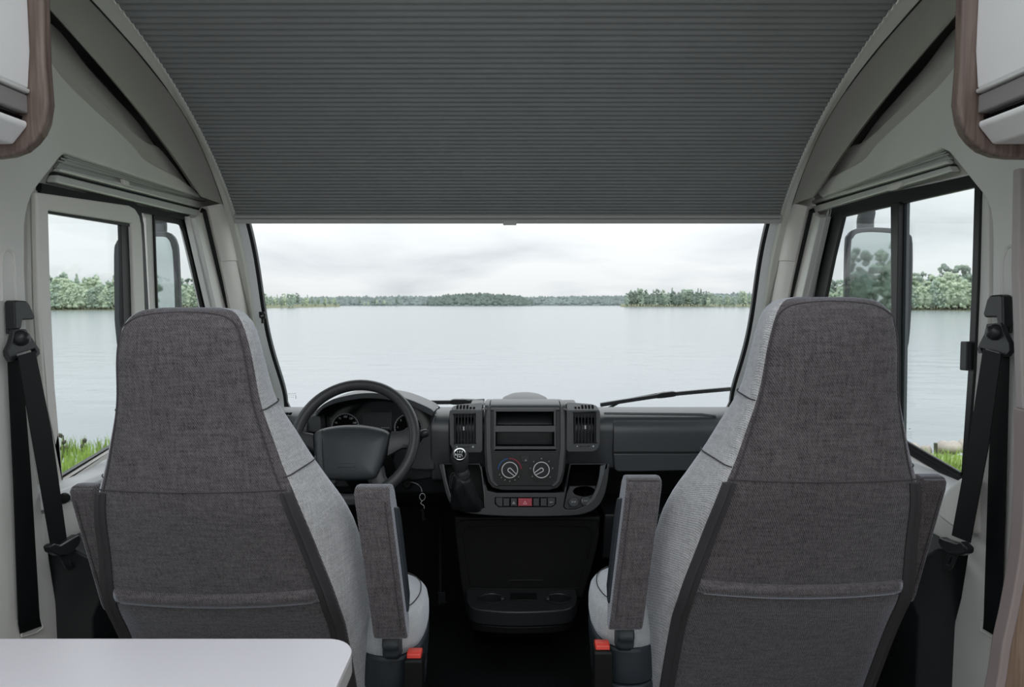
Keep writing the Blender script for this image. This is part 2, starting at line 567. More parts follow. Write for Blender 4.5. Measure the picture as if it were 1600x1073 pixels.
def cubic(xs, ys, x):
    """monotone-ish cubic interpolation"""
    xs = list(xs); ys = list(ys)
    n = len(xs)
    if xs[0] > xs[-1]: xs.reverse(); ys.reverse()
    x = min(max(x, xs[0]), xs[-1])
    d = [(ys[i + 1] - ys[i]) / (xs[i + 1] - xs[i]) for i in range(n - 1)]
    mm = [d[0]] + [(0 if d[i - 1] * d[i] <= 0 else 2 * d[i - 1] * d[i] / (d[i - 1] + d[i])) for i in range(1, n - 1)] + [d[-1]]
    i = max(k for k in range(n - 1) if xs[k] <= x)
    h = xs[i + 1] - xs[i]; t = (x - xs[i]) / h
    return ys[i] * (2 * t ** 3 - 3 * t * t + 1) + h * mm[i] * (t ** 3 - 2 * t * t + t) + ys[i + 1] * (-2 * t ** 3 + 3 * t * t) + h * mm[i + 1] * (t ** 3 - t * t)


ROOF = 2.13
lf_ = MB().box((XM, -0.20, -0.02), (2.24, 2.6, 0.04))
tag(build('floor', lf_, M['vinyl']), 'pale living area floor behind the cab', 'floor', kind='structure')
fl = MB().box((XM, 1.90, -0.02), (2.24, 1.6, 0.04))
tag(build('floor', fl, M['carpet']), 'black carpeted cab floor between and under the seats', 'floor', kind='structure')
ce = MB().box((XM, 1.12, ROOF + 0.02), (2.26, 0.26, 0.04))
tag(build('ceiling', ce, M['wall']), 'pale cab roof lining above the lowered windscreen blind', 'ceiling', kind='structure')


bwm = MB().box((XM, -1.62, 0.55), (2.24, 0.04, 1.1))  # unseen low wall, added to keep ground light off the seat backs
tag(build('wall_light_block', bwm, mat('light_block_panel', (0.22, 0.17, 0.14, 1), 0.5)), 'low wood coloured unseen wall added to block light from the rear ground', 'wall', kind='structure')


def both(mb):
    return mb, mb.mirror()


# wall: base plate with the window opening, raised panel with the cut-out edge, middle step by the arch
REC_PX = [(60, 55), (67, 71), (81.5, 96), (106, 128), (142, 163), (177, 195), (206, 223), (227, 248), (255, 264), (284, 280), (306, 297)]
REC2_PX = [(72, 40), (89, 82), (115, 116), (150, 151), (185, 184), (212, 210), (232, 224), (248, 230), (275, 262)]
OPEN_L = [(316, 309), (103, 239.5), (95, 246), (85, 259), (72, 275), (60, 291), (51, 305), (46, 319), (42, 337), (40, 355), (40, 420), (42.5, 472), (43, 560), (43, 640), (73, 838), (88, 933), (107, 995), (140, 1073)]
OPEN_R = [(1284, 309), (1471, 232), (1482, 238), (1494, 252), (1508, 270), (1519, 284), (1532, 300), (1540, 312), (1546, 328), (1549, 347), (1550, 377), (1549, 472), (1547, 560), (1545, 680), (1516, 833), (1500, 933), (1484, 995), (1455, 1073)]


def wall(side):
    x = WL if side < 0 else WR
    sx = -1 if side < 0 else 1
    xb = x + sx * BASE
    name = 'wall_left' if side < 0 else 'wall_right'
    words = ('left', 'driver') if side < 0 else ('right', 'passenger')
    root = thing(name, 'pale grey moulded cab side wall on the %s side with a large window opening' % words[1], 'wall', (x, 0.4, 0), kind='structure')

    def P(px, py, xx):
        return AX(px, py, xx) if side < 0 else AX(2 * 788 - px, py, xx)

    op = OPEN_L if side < 0 else OPEN_R
    # opening (window hole) in the base plate, slightly larger than the frames
    if side < 0:
        hole = [AX(58, 300, xb), AX(58, 420, xb), AX(70, 640, xb), AX(84, 757, xb), AX(330, 626, xb), AX(338, 600, xb), AX(322, 470, xb), AX(290, 333, xb)]
    else:
        hole = [AX(1533, 290, xb), AX(1531, 420, xb), AX(1525, 579, xb), AX(1508, 757, xb), AX(1262, 620, xb), AX(1255, 600, xb), AX(1276, 470, xb), AX(1309, 322, xb)]
    outer = [(-0.35, 0.0), (2.6, 0.0), (2.72, 0.75), (prof_y(0.9) + 0.02, 0.9), (prof_y(1.2) + .02, 1.2), (prof_y(1.5) + .02, 1.5), (prof_y(1.7) + .02, 1.7), (prof_y(1.9) + .02, 1.9), (1.25, 2.12), (-0.35, 2.12)]
    mb = MB().prism([(xb, a, c) for a, c in outer], (sx * 0.02, 0, 0), [hole])
    build('wall_plate', mb, M['recess'], root)
    outs = MB().prism([(xb + sx * 0.022, a, c) for a, c in outer], (sx * 0.01, 0, 0), [[p + Vector((sx * .022, 0, 0)) for p in hole]])
    build('outer_skin', outs, M['body'], root)
    # raised panel
    o3 = [AX(a, b_, x) for a, b_ in op]
    r3 = [P(a, b_, x) for a, b_ in sp2(REC_PX, 4)]
    end = o3[-1]
    poly = o3 + [Vector((x, end.y - 0.06, 0.0)), Vector((x, -0.35, 0.0)), Vector((x, -0.35, 2.1)), Vector((x, r3[0].y, 2.1))] + r3
    mb = MB().prism(poly, (sx * 0.03, 0, 0))
    build('side_panel', mb, M['wall'], root, bevel=0.007, seg=3)
    # stepped shoulder of the panel up to the arch
    s3 = [P(a, b_, x + sx * 0.016) for a, b_ in sp2(REC2_PX, 4)]
    r4 = [P(a, b_, x + sx * 0.016) for a, b_ in sp2(REC_PX, 4)]
    mb = MB().prism(s3 + list(reversed([p + Vector((0, -0.01, -0.012)) for p in r4])), (sx * 0.018, 0, 0))
    build('panel_step', mb, M['recess'], root, bevel=0.006)
    # moulded vertical groove above the belt
    g = [(4, 396), (8, 391), (14, 391), (19, 396), (22, 410), (25, 470), (2, 470), (2, 410)] if side < 0 else [(1572, 392), (1576, 386), (1582, 385), (1586, 392), (1587, 470), (1565, 470), (1567, 410)]
    gp = [AX(a, b_, x) for a, b_ in g]
    pts = gp[:6] if side < 0 else ([gp[-2], gp[-1]] + gp[:4])
    if side < 0:
        pts = [gp[6]] + [gp[7]] + gp[:6]
    mb = MB().tube(smoothpath(pts, 4), 0.004, 6)
    build('panel_groove', mb, M['wall'], root)
    return root


wall_l = wall(-1)
wall_r = wall(1)


# arch band and A pillars
def strip(rows):
    """surface through several polylines with the same count"""
    return rows


for side, word in ((-1, 'driver'), (1, 'passenger')):
    root = thing('trim_1' if side < 0 else 'trim_2', 'grey curved roof arch and screen pillar trim on the %s side' % word, 'trim', (XM + side * 1.0, 2.0, 1.3), kind='structure')
    fx = (lambda mb: mb) if side < 0 else (lambda mb: mb.mirror())
    off = 788 - 800 if False else 0
    # centre line of the photo at the top is 788, lower down 798: measured left points moved to the symmetric cab
    A3 = [Vector((XM + XA, prof_y(z), z)) for z in np.linspace(pz.max() - 0.005, 1.54, 26)]
    B3 = [AX(a, b_, -1.020) for a, b_ in B_PX]
    C3 = [AX(a, b_, -1.045) for a, b_ in C_PX]
    def smooth3(q, dg=3):
        zz_ = np.array([p.z for p in q]); yy_ = np.array([p.y for p in q]); ff = np.polyfit(zz_, yy_, dg)
        return [Vector((q[0].x, float(np.polyval(ff, p.z)), p.z)) for p in q]
    B3, C3 = smooth3(B3), smooth3(C3, 2)
    ext = lambda q: [q[0] + (q[0] - q[1]) * 3.0 + Vector((0, -0.02, -0.03)), q[0] + (q[0] - q[1]) * 1.2] + q
    Bp = smoothpath(ext(B3), 6); Cp = smoothpath(ext(C3), 6)

    def resamp(q, n):
        d = [0]
        for i in range(1, len(q)): d.append(d[-1] + (q[i] - q[i - 1]).length)
        out = []
        for k in range(n):
            s_ = d[-1] * k / (n - 1)
            i = max(j for j in range(len(d) - 1) if d[j] <= s_ + 1e-9)
            t_ = (s_ - d[i]) / max(d[i + 1] - d[i], 1e-9)
            out.append(q[i].lerp(q[i + 1], min(t_, 1)))
        return out
    n = 40
    Bq, Cq = resamp(Bp, n), resamp(Cp, n)
    band = MB()
    secs = []
    for k in range(n):
        b_, c_ = Bq[k], Cq[k]
        w = (c_ - b_)
        mid = b_ + w * 0.5 + Vector((0.006, -0.004, -0.004))
        out = Vector((-0.035, 0.02, 0.03))
        secs.append([b_, b_ + w * 0.12 + Vector((0.004, -0.003, -0.003)), mid, c_ - w * 0.08 + Vector((0.003, -0.003, -0.004)), c_, c_ + Vector((-0.006, 0.006, 0.012)), c_ + out, b_ + out])
    band.loft(secs)
    build('arch_panel', fx(band), M['arch'], root)
    # black strip that paints the shade of the gap between arch and side wall
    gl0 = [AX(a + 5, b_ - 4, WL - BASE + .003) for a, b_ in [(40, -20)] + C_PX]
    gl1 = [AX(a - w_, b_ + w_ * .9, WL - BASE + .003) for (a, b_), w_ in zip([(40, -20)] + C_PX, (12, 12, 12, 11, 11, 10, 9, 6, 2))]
    build('gap_shade_strip', fx(MB().prism(smoothpath(gl0, 4) + smoothpath(gl1, 4)[::-1], (.004, 0, 0))), M['seal'], root)
    # rail face between the blind edge and the seam, from roof down to the dash
    Az = [Vector((XM + XA, prof_y(z), z)) for z in np.linspace(pz.max() - 0.005, pz.min(), 50)]
    sl_ = build('arch_seam', fx(MB().tube(smoothpath([p + Vector((.002, -.002, -.003)) for p in ext(B3)], 6), .0022, 6)), M['seal'], root)
    seam = B3 + [AX(357, 356, -1.028), AX(375, 430, -1.028), AX(390, 497, -1.028), AX(411, 590, -1.028), AX(424, 650, -1.028)]
    Sp = resamp(smoothpath(ext(seam), 6), 50)
    Ar = resamp(Az, 50)
    rail = MB()
    secs = []
    for k in range(50):
        a, b_ = Ar[k], Sp[k]
        secs.append([a + Vector((0.004, 0.012, 0.01)), a, a.lerp(b_, 0.15) + Vector((0.0, -0.005, -0.005)), a.lerp(b_, 0.85) + Vector((0.0, -0.005, -0.005)), b_ + Vector((0.002, 0, 0)), b_ + Vector((-0.02, 0.03, 0.03)), a + Vector((-0.02, 0.035, 0.03))])
    rail.loft(secs)
    build('screen_rail', fx(rail), M['rail'], root)
    bk = MB().loft([[Vector((XM + XA + .012, prof_y(z) + .024, z + .012)), Vector((XM + XA + .012, prof_y(z) + .045, z + .03)), Vector((WL - BASE - .03, prof_y(z) + .045, z + .03)), Vector((WL - BASE - .03, prof_y(z) + .024, z + .012))] for z in np.linspace(pz.max(), 1.0, 40)])
    build('arch_backing', fx(bk), M['recess'], root)
    # A pillar, rounded body
    lf = [AX(324, 322, -1.05), AX(334, 365, -1.05), AX(348, 425, -1.05), AX(362, 490, -1.05), AX(388, 600, -1.05), AX(398, 650, -1.05)]
    rt = [AX(352, 318, -1.03), AX(359, 356, -1.03), AX(375, 430, -1.03), AX(391, 497, -1.03), AX(412, 590, -1.03), AX(425, 650, -1.03)]
    lf, rt = resamp(lf, 18), resamp(rt, 18)
    pil = MB(); secs = []
    for a, b_ in zip(lf, rt):
        w = b_ - a
        nn = Vector((0.75, -0.6, 0.1))
        secs.append([a + Vector((-.03, 0.02, 0)), a, a + w * .25 + nn * .012, a + w * .5 + nn * .018, a + w * .75 + nn * .016, b_ + nn * 0.004, b_ + Vector((-.03, .03, 0))])
    pil.loft(secs)
    build('pillar_cover', fx(pil), M['pillar'], root)
    # upper collar of the pillar with its notch
    col = MB(); secs = []
    for a, b_ in zip(lf[:5], rt[:5]):
        w = b_ - a; nn = Vector((0.75, -0.6, 0.1))
        secs.append([a + Vector((-.02, 0.02, 0)), a + nn * .003, a + w * .25 + nn * .017, a + w * .5 + nn * .0235, a + w * .75 + nn * .021, b_ + nn * 0.008, b_ + Vector((-.02, .03, 0))])
    col.loft(secs)
    build('pillar_collar', fx(col), M['pillar'], root, bevel=0.003)
    # side blind guide channels along the pillar
    def lath(p0, p1, q0, q1, x, mat_, name, h=0.012, bow=0.0):
        a0, a1, b0, b1 = AX(*p0, x), AX(*p1, x), AX(*q0, x), AX(*q1, x)
        ka, kb = (b0 - a0), (b1 - a1)
        a0 = a0 - ka * 0.0; lowa, lowb = b0 + ka * 1.05, b1 + kb * 1.05
        mb = MB().prism([a0, a1, lowb, lowa], (-h, 0, 0))
        build(name, fx(mb), mat_, root, bevel=0.0025)
    lath((311, 340), (323, 322), (344, 482), (361, 487), -1.072, M['pillar'], 'guide_channel', 0.02)
    lath((321, 330), (325, 322), (359, 487), (364, 487), -1.060, M['seal'], 'channel_seal', 0.02)
    lath((305, 340), (311, 335), (338, 482), (346, 482), -1.060, M['alu'], 'guide_rail', 0.03)
    lath((296, 338), (306, 340), (329, 481), (339, 482), -1.076, M['alu'], 'guide_rail', 0.02)

# ------------------------------------------------------------------ windscreen (window_1)
ws = thing('window_1', 'wide curved windscreen looking out over the lake', 'window', (XM, 2.6, 1.0), kind='structure')
g = MB(); secs = []
for z in np.linspace(pz.max(), pz.min() - 0.03, 40):
    y = prof_y(max(z, pz.min())) + (pz.min() - z if z < pz.min() else 0) * 0.3
    secs.append([Vector((XM + s_ * 1.0, y + 0.035, z + 0.015)) for s_ in np.linspace(-1, 1, 9)])
g.loft(secs, closed=False, caps=False)
build('pane', g, M['screen'], ws)
for s_ in (-1, 1):                     # black edge and the pale guide strip of each side
    for (o0, o1, mname, nm, dy_) in ((0.945, 0.957, 'seal', 'screen_seal', 0.018), (0.957, 0.99, 'sill', 'guide_strip', 0.010)):
        mb = MB(); secs = []
        for z in np.linspace(AX(375, 346, XA).z, pz.min(), 30):
            y = prof_y(z) + dy_
            x0, x1 = XM + s_ * o0, XM + s_ * o1
            secs.append([Vector((x0, y, z)), Vector((x1, y - 0.004, z)), Vector((x1, y + 0.014, z + 0.01)), Vector((x0, y + 0.014, z + 0.01))])
        mb.loft(secs)
        build(nm, mb, M[mname], ws)
zb = pz.min()
mb = MB()
yb_ = prof_y(zb)
# lower black edge with rounded corners
lower = []
for s_ in (-1, 1):
    cx = XM + s_ * 0.95
    pts = [(cx, zb + 0.085), (cx - s_ * .004, zb + .05), (cx - s_ * 0.015, zb + 0.022), (cx - s_ * 0.04, zb + 0.006), (cx - s_ * 0.07, zb)]
    mb.loft([[Vector((x, prof_y(max(z, zb)) + 0.016, z)), Vector((x - 0 * s_, prof_y(max(z, zb)) + 0.03, z)), Vector((XM + s_ * .975, prof_y(zb) + 0.03, z - 0.03)), Vector((XM + s_ * .975, prof_y(zb) + 0.016, z - 0.03))] for x, z in pts])
mb.box((XM, yb_ + 0.025, zb - 0.018), (1.82, 0.015, 0.036))
build('lower_seal', mb, M['seal'], ws)
# sticker printed on the lower corner of the glass
st = MB()
ps = plane(2.735, 0.83, 0)
for r_ in (rrect(450, 614, 462, 616, .8), rrect(449, 617, 463, 618, .4), rrect(449, 619, 450, 624, .4), rrect(461.5, 618, 463, 623, .4), rrect(452, 620, 459, 621, .4)):
    plate(st, r_, ps, 0, 0.0006)
build('sticker', st, M['mark'], ws)

# pleated windscreen blind
bl = thing('windscreen_blind', 'dark grey pleated blind half lowered across the windscreen', 'blind', (XM, 1.9, 1.8))
ztop, zbot = 1.985 + 0.08, AX(800 - 425, 341, XA).z
arc = [(prof_y(z), z) for z in np.linspace(pz.max() - 0.004, zbot, 400)]
d = [0]
for i in range(1, len(arc)): d.append(d[-1] + math.hypot(arc[i][0] - arc[i - 1][0], arc[i][1] - arc[i - 1][1]))
tot = d[-1]


def on_arc(s_):
    y = np.interp(s_, d, [p[0] for p in arc]); z = np.interp(s_, d, [p[1] for p in arc])
    y2 = np.interp(min(s_ + .01, tot), d, [p[0] for p in arc]); z2 = np.interp(min(s_ + .01, tot), d, [p[1] for p in arc])
    y1 = np.interp(max(s_ - .01, 0), d, [p[0] for p in arc]); z1 = np.interp(max(s_ - .01, 0), d, [p[1] for p in arc])
    t_ = Vector((0, y2 - y1, z2 - z1)).normalized()
    nrm = Vector((0, t_.z, -t_.y))      # points inwards, down and back
    return Vector((0, y, z)), nrm


mb = MB(); secs = []
s_ = 0.0
s_vis = max(0, np.interp(-AX(800 - 619.5, 0, XA).z, [-p[1] for p in arc], d))
while s_ < tot - 0.004:
    f = min(max((s_ - s_vis) / (tot - s_vis), 0), 1)
    pitch = 0.0225 + (0.0120 - 0.0225) * f ** 0.9
    for q_, h in ((0.0, 0.0), (0.06, 0.4), (0.2, 0.75), (0.45, 0.97), (0.65, 1.0), (0.84, 0.86), (0.95, 0.5)):
        p, nrm = on_arc(min(s_ + q_ * pitch, tot))
        p = p + nrm * (h * 0.0135 - 0.0175)
        secs.append([Vector((XM - 0.982, p.y, p.z)), Vector((XM + 0.982, p.y, p.z))])
    s_ += pitch
mb.loft(secs, closed=False, caps=False)
o = build('pleated_fabric', mb, M['blind'], bl, smooth=50)
pe, nn = on_arc(tot)
hz = AX(800 - 425, 347, XA).z
hb = MB()
hp0 = pe + Vector((0, -.004, .012)); hp1 = Vector((0, prof_y(hz), hz))
for k, (a, b_) in enumerate(((hp0, hp1),)):
    hb.prism([Vector((XM - .985, a.y, a.z)) + nn * .010, Vector((XM - .985, a.y, a.z)) - nn * .006, Vector((XM - .985, b_.y, b_.z)) - nn * .006, Vector((XM - .985, b_.y, b_.z)) + nn * .012], (1.97, 0, 0))
build('hem_bar', hb, M['hem'], bl, bevel=0.002)
mid_ = hp0.lerp(hp1, .52)
build('hem_groove', MB().box((XM, mid_.y - .0105, mid_.z - .002), (1.96, .006, .0035)), M['blind'], bl)
hd = MB()
c0 = AY(785, 345, hp1.y - 0.014); c1 = AY(808, 351, hp1.y - 0.014)
hd.prism([(c0.x, c0.y, c0.z), (c1.x, c0.y, c0.z), (c1.x - .003, c0.y, c1.z), (c0.x + .003, c0.y, c1.z)], (0, 0.018, 0))
build('pull_handle', hd, M['hem'], bl, bevel=0.002)
# latch on the left guide strip
lt = MB()
pl_ = plane(prof_y(1.22) - 0.004, 1.22, 0)
plate(lt, [(404, 487), (412, 487), (414, 491), (414, 497), (411, 499), (411, 505), (408, 505), (408, 498), (405, 496)], pl_, 0, 0.012)
lk_ = tag(build('blind_latch', lt, M['black'], None, bevel=0.001), 'small black blind latch on the edge of the windscreen beside the wheel', 'latch')
lm = MB(); plate(lm, rrect(406.5, 490, 412, 495, 1), pl_, 0.0125, 0.0135, [rrect(407.5, 491.5, 411, 493.5, .5)])
build('catch', lm, M['mark'], lk_)


# ------------------------------------------------------------------ side windows
def win_prism(mb, pxs, x, th, holes=()):
    sx = 1 if x < 0 else -1            # extrude towards the cabin
    return mb.prism([AX(a, b_, x) for a, b_ in pxs], (sx * th, 0, 0), [[AX(a, b_, x) for a, b_ in h] for h in holes])


XL = WL - BASE                          # -1.115
w2 = thing('window_2', "driver's side window with a cream framed sliding sash and a fixed front pane", 'window', (XL, 1.8, 1.2), kind='structure')
# surround behind the sash (beige jamb and post) with two holes
fr = MB()
win_prism(fr, [(40, 288), (300, 338), (345, 482), (385, 640), (88, 790), (52, 640), (40, 450)], XL - 0.004, 0.012,
          [[(64, 308), (60, 330), (66, 480), (88, 752), (242, 660), (229, 485), (222, 340), (210, 322)], [(236, 328), (294, 341), (329, 482), (352, 600), (262, 650), (240, 485)]])
build('window_surround', fr, M['wall'], w2, bevel=0.003)
# black gasket following the outer edge of the sash
gk = MB()
go = [(58, 292), (196, 310), (208, 317), (216, 330), (220, 350), (222, 380), (228, 487), (236, 600), (240, 665)]
gi = [(58, 301), (194, 321), (203, 326), (210, 337), (213, 352), (215, 380), (219, 487), (227, 600), (231, 670)]
win_prism(gk, go + gi[::-1], XL + 0.010, 0.010)
build('sash_gasket', gk, M['seal'], w2, bevel=0.002)
tg = MB()                               # dark channel above the sash
win_prism(tg, [(56, 286), (215, 322), (300, 340), (300, 346), (215, 332), (56, 297)], XL + 0.008, 0.014)
build('top_channel', tg, M['seal'], w2)
sa = MB()
win_prism(sa, [(46, 300), (194, 321), (203, 326), (210, 337), (213, 352), (215, 380), (219, 487), (227, 600), (233, 668), (88, 762), (62, 640), (50, 480)], XL + 0.012, 0.016,
          [[(66, 329), (197, 349), (200, 420), (202, 490), (214, 620), (219, 668), (89, 748), (76, 600), (69, 450)]])
build('sliding_sash', sa, M['sash'], w2, bevel=0.005, seg=3)
ss = MB()
win_prism(ss, [(183, 350), (198, 352), (203, 490), (215, 620), (220, 668), (207, 676), (200, 620), (188, 515)], XL + 0.008, 0.010)
build('pane_edge_seal', ss, M['seal'], w2, bevel=0.002)
ss = MB()
win_prism(ss, [(67, 327), (198, 348), (198, 354), (67, 333)], XL + 0.010, 0.012)
win_prism(ss, [(88, 744), (222, 664), (222, 670), (88, 750)], XL + 0.010, 0.012)
build('pane_seal', ss, M['seal'], w2)
pn = MB(); win_prism(pn, [(60, 322), (200, 345), (222, 672), (86, 756)], XL - 0.002, 0.004)
build('sliding_pane', pn, M['glass'], w2)
pf = MB(); win_prism(pf, [(232, 324), (294, 338), (352, 600), (262, 655)], XL - 0.006, 0.004)
build('fixed_pane', pf, M['glass'], w2)
bf = MB()                               # black frame of the fixed front pane
win_prism(bf, [(234, 325), (296, 340), (312, 400), (330, 482), (356, 600), (262, 658), (240, 485)], XL + 0.002, 0.012,
          [[(237, 344), (275, 350), (279, 352), (284, 362), (295, 405), (312, 481), (336, 590), (264, 640), (242, 485)]])
build('front_frame', bf, M['seal'], w2, bevel=0.002)

XR = WR + BASE
w3 = thing('window_3', "passenger's side sliding window in a black frame with a central divider", 'window', (XR, 1.8, 1.2), kind='structure')
fr = MB()
win_prism(fr, [(1553, 262), (1300, 322), (1252, 482), (1215, 640), (1508, 800), (1545, 640), (1553, 450)], XR + 0.004, 0.012,
          [[(1531, 272), (1305, 322), (1277, 470), (1245, 610), (1266, 622), (1507, 760), (1524, 579), (1528, 440)]])
build('window_surround', fr, M['wall'], w3, bevel=0.003)
bf = MB()
win_prism(bf, [(1540, 271), (1306, 319), (1290, 395), (1276, 470), (1250, 590), (1258, 610), (1505, 757), (1516, 749), (1530, 579), (1536, 440)], XR - 0.002, 0.012,
          [[(1530, 293), (1323, 339), (1308, 400), (1294, 467), (1266, 590), (1280, 610), (1509, 741), (1520, 579), (1526, 440)]])
build('window_frame', bf, M['seal'], w3, bevel=0.002)
dv = MB(); win_prism(dv, [(1400, 318), (1413, 316), (1410, 500), (1409, 690), (1400, 685), (1401, 500)], XR - 0.006, 0.016)
build('divider', dv, M['seal'], w3, bevel=0.002)
de = MB(); win_prism(de, [(1414, 316), (1422, 314), (1419, 500), (1416, 696), (1409, 692), (1411, 500)], XR + 0.004, 0.008)
build('pane_edge', de, mat('smoked_edge', (0.10, 0.12, 0.13, 1), 0.3), w3)
bs = MB(); win_prism(bs, [(1262, 598), (1506, 738), (1504, 745), (1262, 606)], XR - 0.016, 0.008)
build('lower_track', bs, M['seal'], w3, bevel=0.002)
pn = MB(); win_prism(pn, [(1532, 286), (1408, 314), (1404, 690), (1508, 750)], XR + 0.002, 0.004)
build('sliding_pane', pn, M['glass'], w3)
pf = MB(); win_prism(pf, [(1415, 314), (1315, 335), (1258, 606), (1412, 696)], XR + 0.010, 0.004)
build('fixed_pane', pf, M['glass'], w3)
la = MB(); win_prism(la, [(1508, 533), (1519, 533), (1518, 579), (1506.5, 578)], XR - 0.018, 0.012)
build('window_latch', la, M['beltp'], w3, bevel=0.003)
stx = MB()
win_prism(stx, rrect(1420, 669, 1423, 670.5, .5), XR - 0.001, 0.0008)
for k in range(4):
    win_prism(stx, rrect(1417.5, 674.5 + k * 3, 1425, 675.3 + k * 3, .3), XR - 0.001, 0.0008)
build('pane_label', stx, M['seal'], w3)

# roller blind cassettes over the side windows
for side, word, root_label in ((-1, 'driver', "pale aluminium blind cassette above the driver's side window"), (1, 'passenger', "pale aluminium blind cassette above the passenger's side window")):
    x = WL + 0.0 if side < 0 else WR
    root = thing('side_blind', root_label, 'blind', (x, 1.8, 1.5), group='blind cassettes over the side windows')
    sx = 1 if side < 0 else -1
    if side < 0:
        lines = [[(104, 240), (316, 308.5)], [(88, 255), (318, 315)], [(83, 262), (321, 318)], [(80, 268), (318, 329)], [(76, 273), (314, 331)], [(70, 285), (308, 341)], [(60, 291), (306, 342)]]
    else:
        lines = [[(1471, 232), (1278, 303)], [(1486, 243), (1277, 309)], [(1490, 249), (1276, 313)], [(1494, 256), (1277, 319)], [(1497, 259), (1281, 322)], [(1503, 268), (1283, 332)], [(1507, 273), (1290, 333)]]

    def slat(i0, i1, h0, h1, mname, nm, bev=0.003):
        a, b_ = lines[i0], lines[i1]
        mb = MB()
        xx = x - sx * (BASE - h0)
        mb.prism([AX(*a[0], xx), AX(*a[1], xx), AX(*b_[1], xx), AX(*b_[0], xx)], (sx * (h1 - h0), 0, 0))
        build(nm, mb, M[mname], root, bevel=bev)
    slat(0, 1, 0.004, 0.018, 'hem', 'folded_pleats', 0.002)
    slat(1, 2, 0.004, 0.012, 'hem', 'shadow_groove', 0.0)
    slat(2, 3, 0.004, 0.024, 'alu', 'cassette_rail', 0.006)
    slat(3, 4, 0.004, 0.012, 'seal', 'shadow_groove', 0.0)
    slat(4, 5, 0.004, 0.028, 'alu', 'pull_bar', 0.005)
    # pleat edges
    for k in range(3):
        f = 0.25 + 0.25 * k
        xx = x - sx * (BASE - 0.019)
        a = AX(*[lines[0][0][i] * (1 - f) + lines[1][0][i] * f for i in (0, 1)], xx)
        b_ = AX(*[lines[0][1][i] * (1 - f) + lines[1][1][i] * f for i in (0, 1)], xx)
        build('pleat', MB().tube([a, b_], 0.0022, 6), M['hem'], root)
    hp = [(187, 280), (196, 283), (197, 289), (207, 293), (190, 289)] if side < 0 else [(1391, 291), (1413, 284), (1411, 292), (1406, 296), (1396, 298), (1391, 296)]
    mb = MB(); xx = x - sx * (BASE - 0.024)
    mb.prism([AX(a, b_, xx) for a, b_ in hp], (sx * 0.010, 0, 0))
    build('handle', mb, M['sash'], root, bevel=0.002)
    e0 = lines[4][1]; e1 = lines[5][1]
    mb = MB(); xx = x - sx * (BASE - 0.004)
    k = 4 if side < 0 else -4
    mb.prism([AX(e0[0], e0[1], xx), AX(e0[0] + k, e0[1] + 2, xx), AX(e1[0] + k, e1[1] + 1, xx), AX(e1[0], e1[1], xx)], (sx * 0.026, 0, 0))
    build('end_cap', mb, M['sash'], root, bevel=0.002)

# sills and lower door linings beneath the windows
for side, word in ((-1, 'driver'), (1, 'passenger')):
    root = thing('trim_3' if side < 0 else 'trim_4', 'white window ledge above a black lower side lining on the %s side' % word, 'trim', (XM + side * 1.05, 1.9, 0.4), kind='structure')
    x0 = (WL - BASE + .002) if side < 0 else (WR + BASE - .002)
    sx = 1 if side < 0 else -1
    mb = MB()
    mb.prism([(x0, 1.46, 0.822), (x0, 2.65, 0.822), (x0 + sx * .02, 2.65, 0.822), (x0 + sx * .045, 2.65, 0.812), (x0 + sx * .05, 2.65, 0.79), (x0 + sx * .05, 1.46, 0.79), (x0 + sx * .045, 1.46, .812), (x0 + sx * .02, 1.46, .822)], (0, 0, 0)) if False else None
    secs = [[(x0, y, .822), (x0 + sx * .022, y, .820), (x0 + sx * .05, y, .806), (x0 + sx * .056, y, .790), (x0 + sx * .05, y, .772), (x0, y, .765)] for y in (1.44, 2.0, 2.62)]
    mb.loft([[Vector(p) for p in q_] for q_ in secs])
    build('window_ledge', mb, M['sill'], root, bevel=0.004)
    mb = MB().loft([[Vector(p) for p in ((x0, y, .764), (x0 + sx * .032, y, .760), (x0 + sx * .036, y, .70), (x0 + sx * .03, y, .67), (x0, y, .66))] for y in (1.44, 2.62)])
    build('lower_ledge', mb, M['wall'], root, bevel=0.004)
    mb = MB().loft([[Vector(p) for p in ((x0, y, .672), (x0 + sx * .08, y, .668), (x0 + sx * .13, y, .64), (x0 + sx * .15, y, .57), (x0 + sx * .12, y, 0.50), (x0 + sx * .12, y, 0.002), (x0, y, 0.002))] for y in (1.47, 2.62)])
    build('door_lining', mb, M['shell'] if False else M['dash2'], root, bevel=0.006)
    # black knob on the ledge
    kb = MB()
    kp = AX(98, 778, x0 + 0.055) if side < 0 else None
    if kp:
        kb.lathe([(0.001, -.004), (.011, -.003), (.013, .006), (.010, .014), (.004, .016)], kp, (1, -.5, .1), 14)
        kn = tag(build('ledge_knob', kb, M['black'], None), 'small black rounded knob on the white window ledge beside the driver seat', 'knob')
# moulded white bracket cover under the passenger window
cv = MB()
pts = [(1462, 806), (1466, 782), (1480, 760), (1496, 747), (1511, 742), (1511, 836), (1500, 832), (1486, 824)]
cv.prism([AX(a, b_, WR - 0.03) for a, b_ in pts], (0.05, 0, 0))
build('hinge_cover', cv, M['wall'], root, bevel=0.012, seg=3)

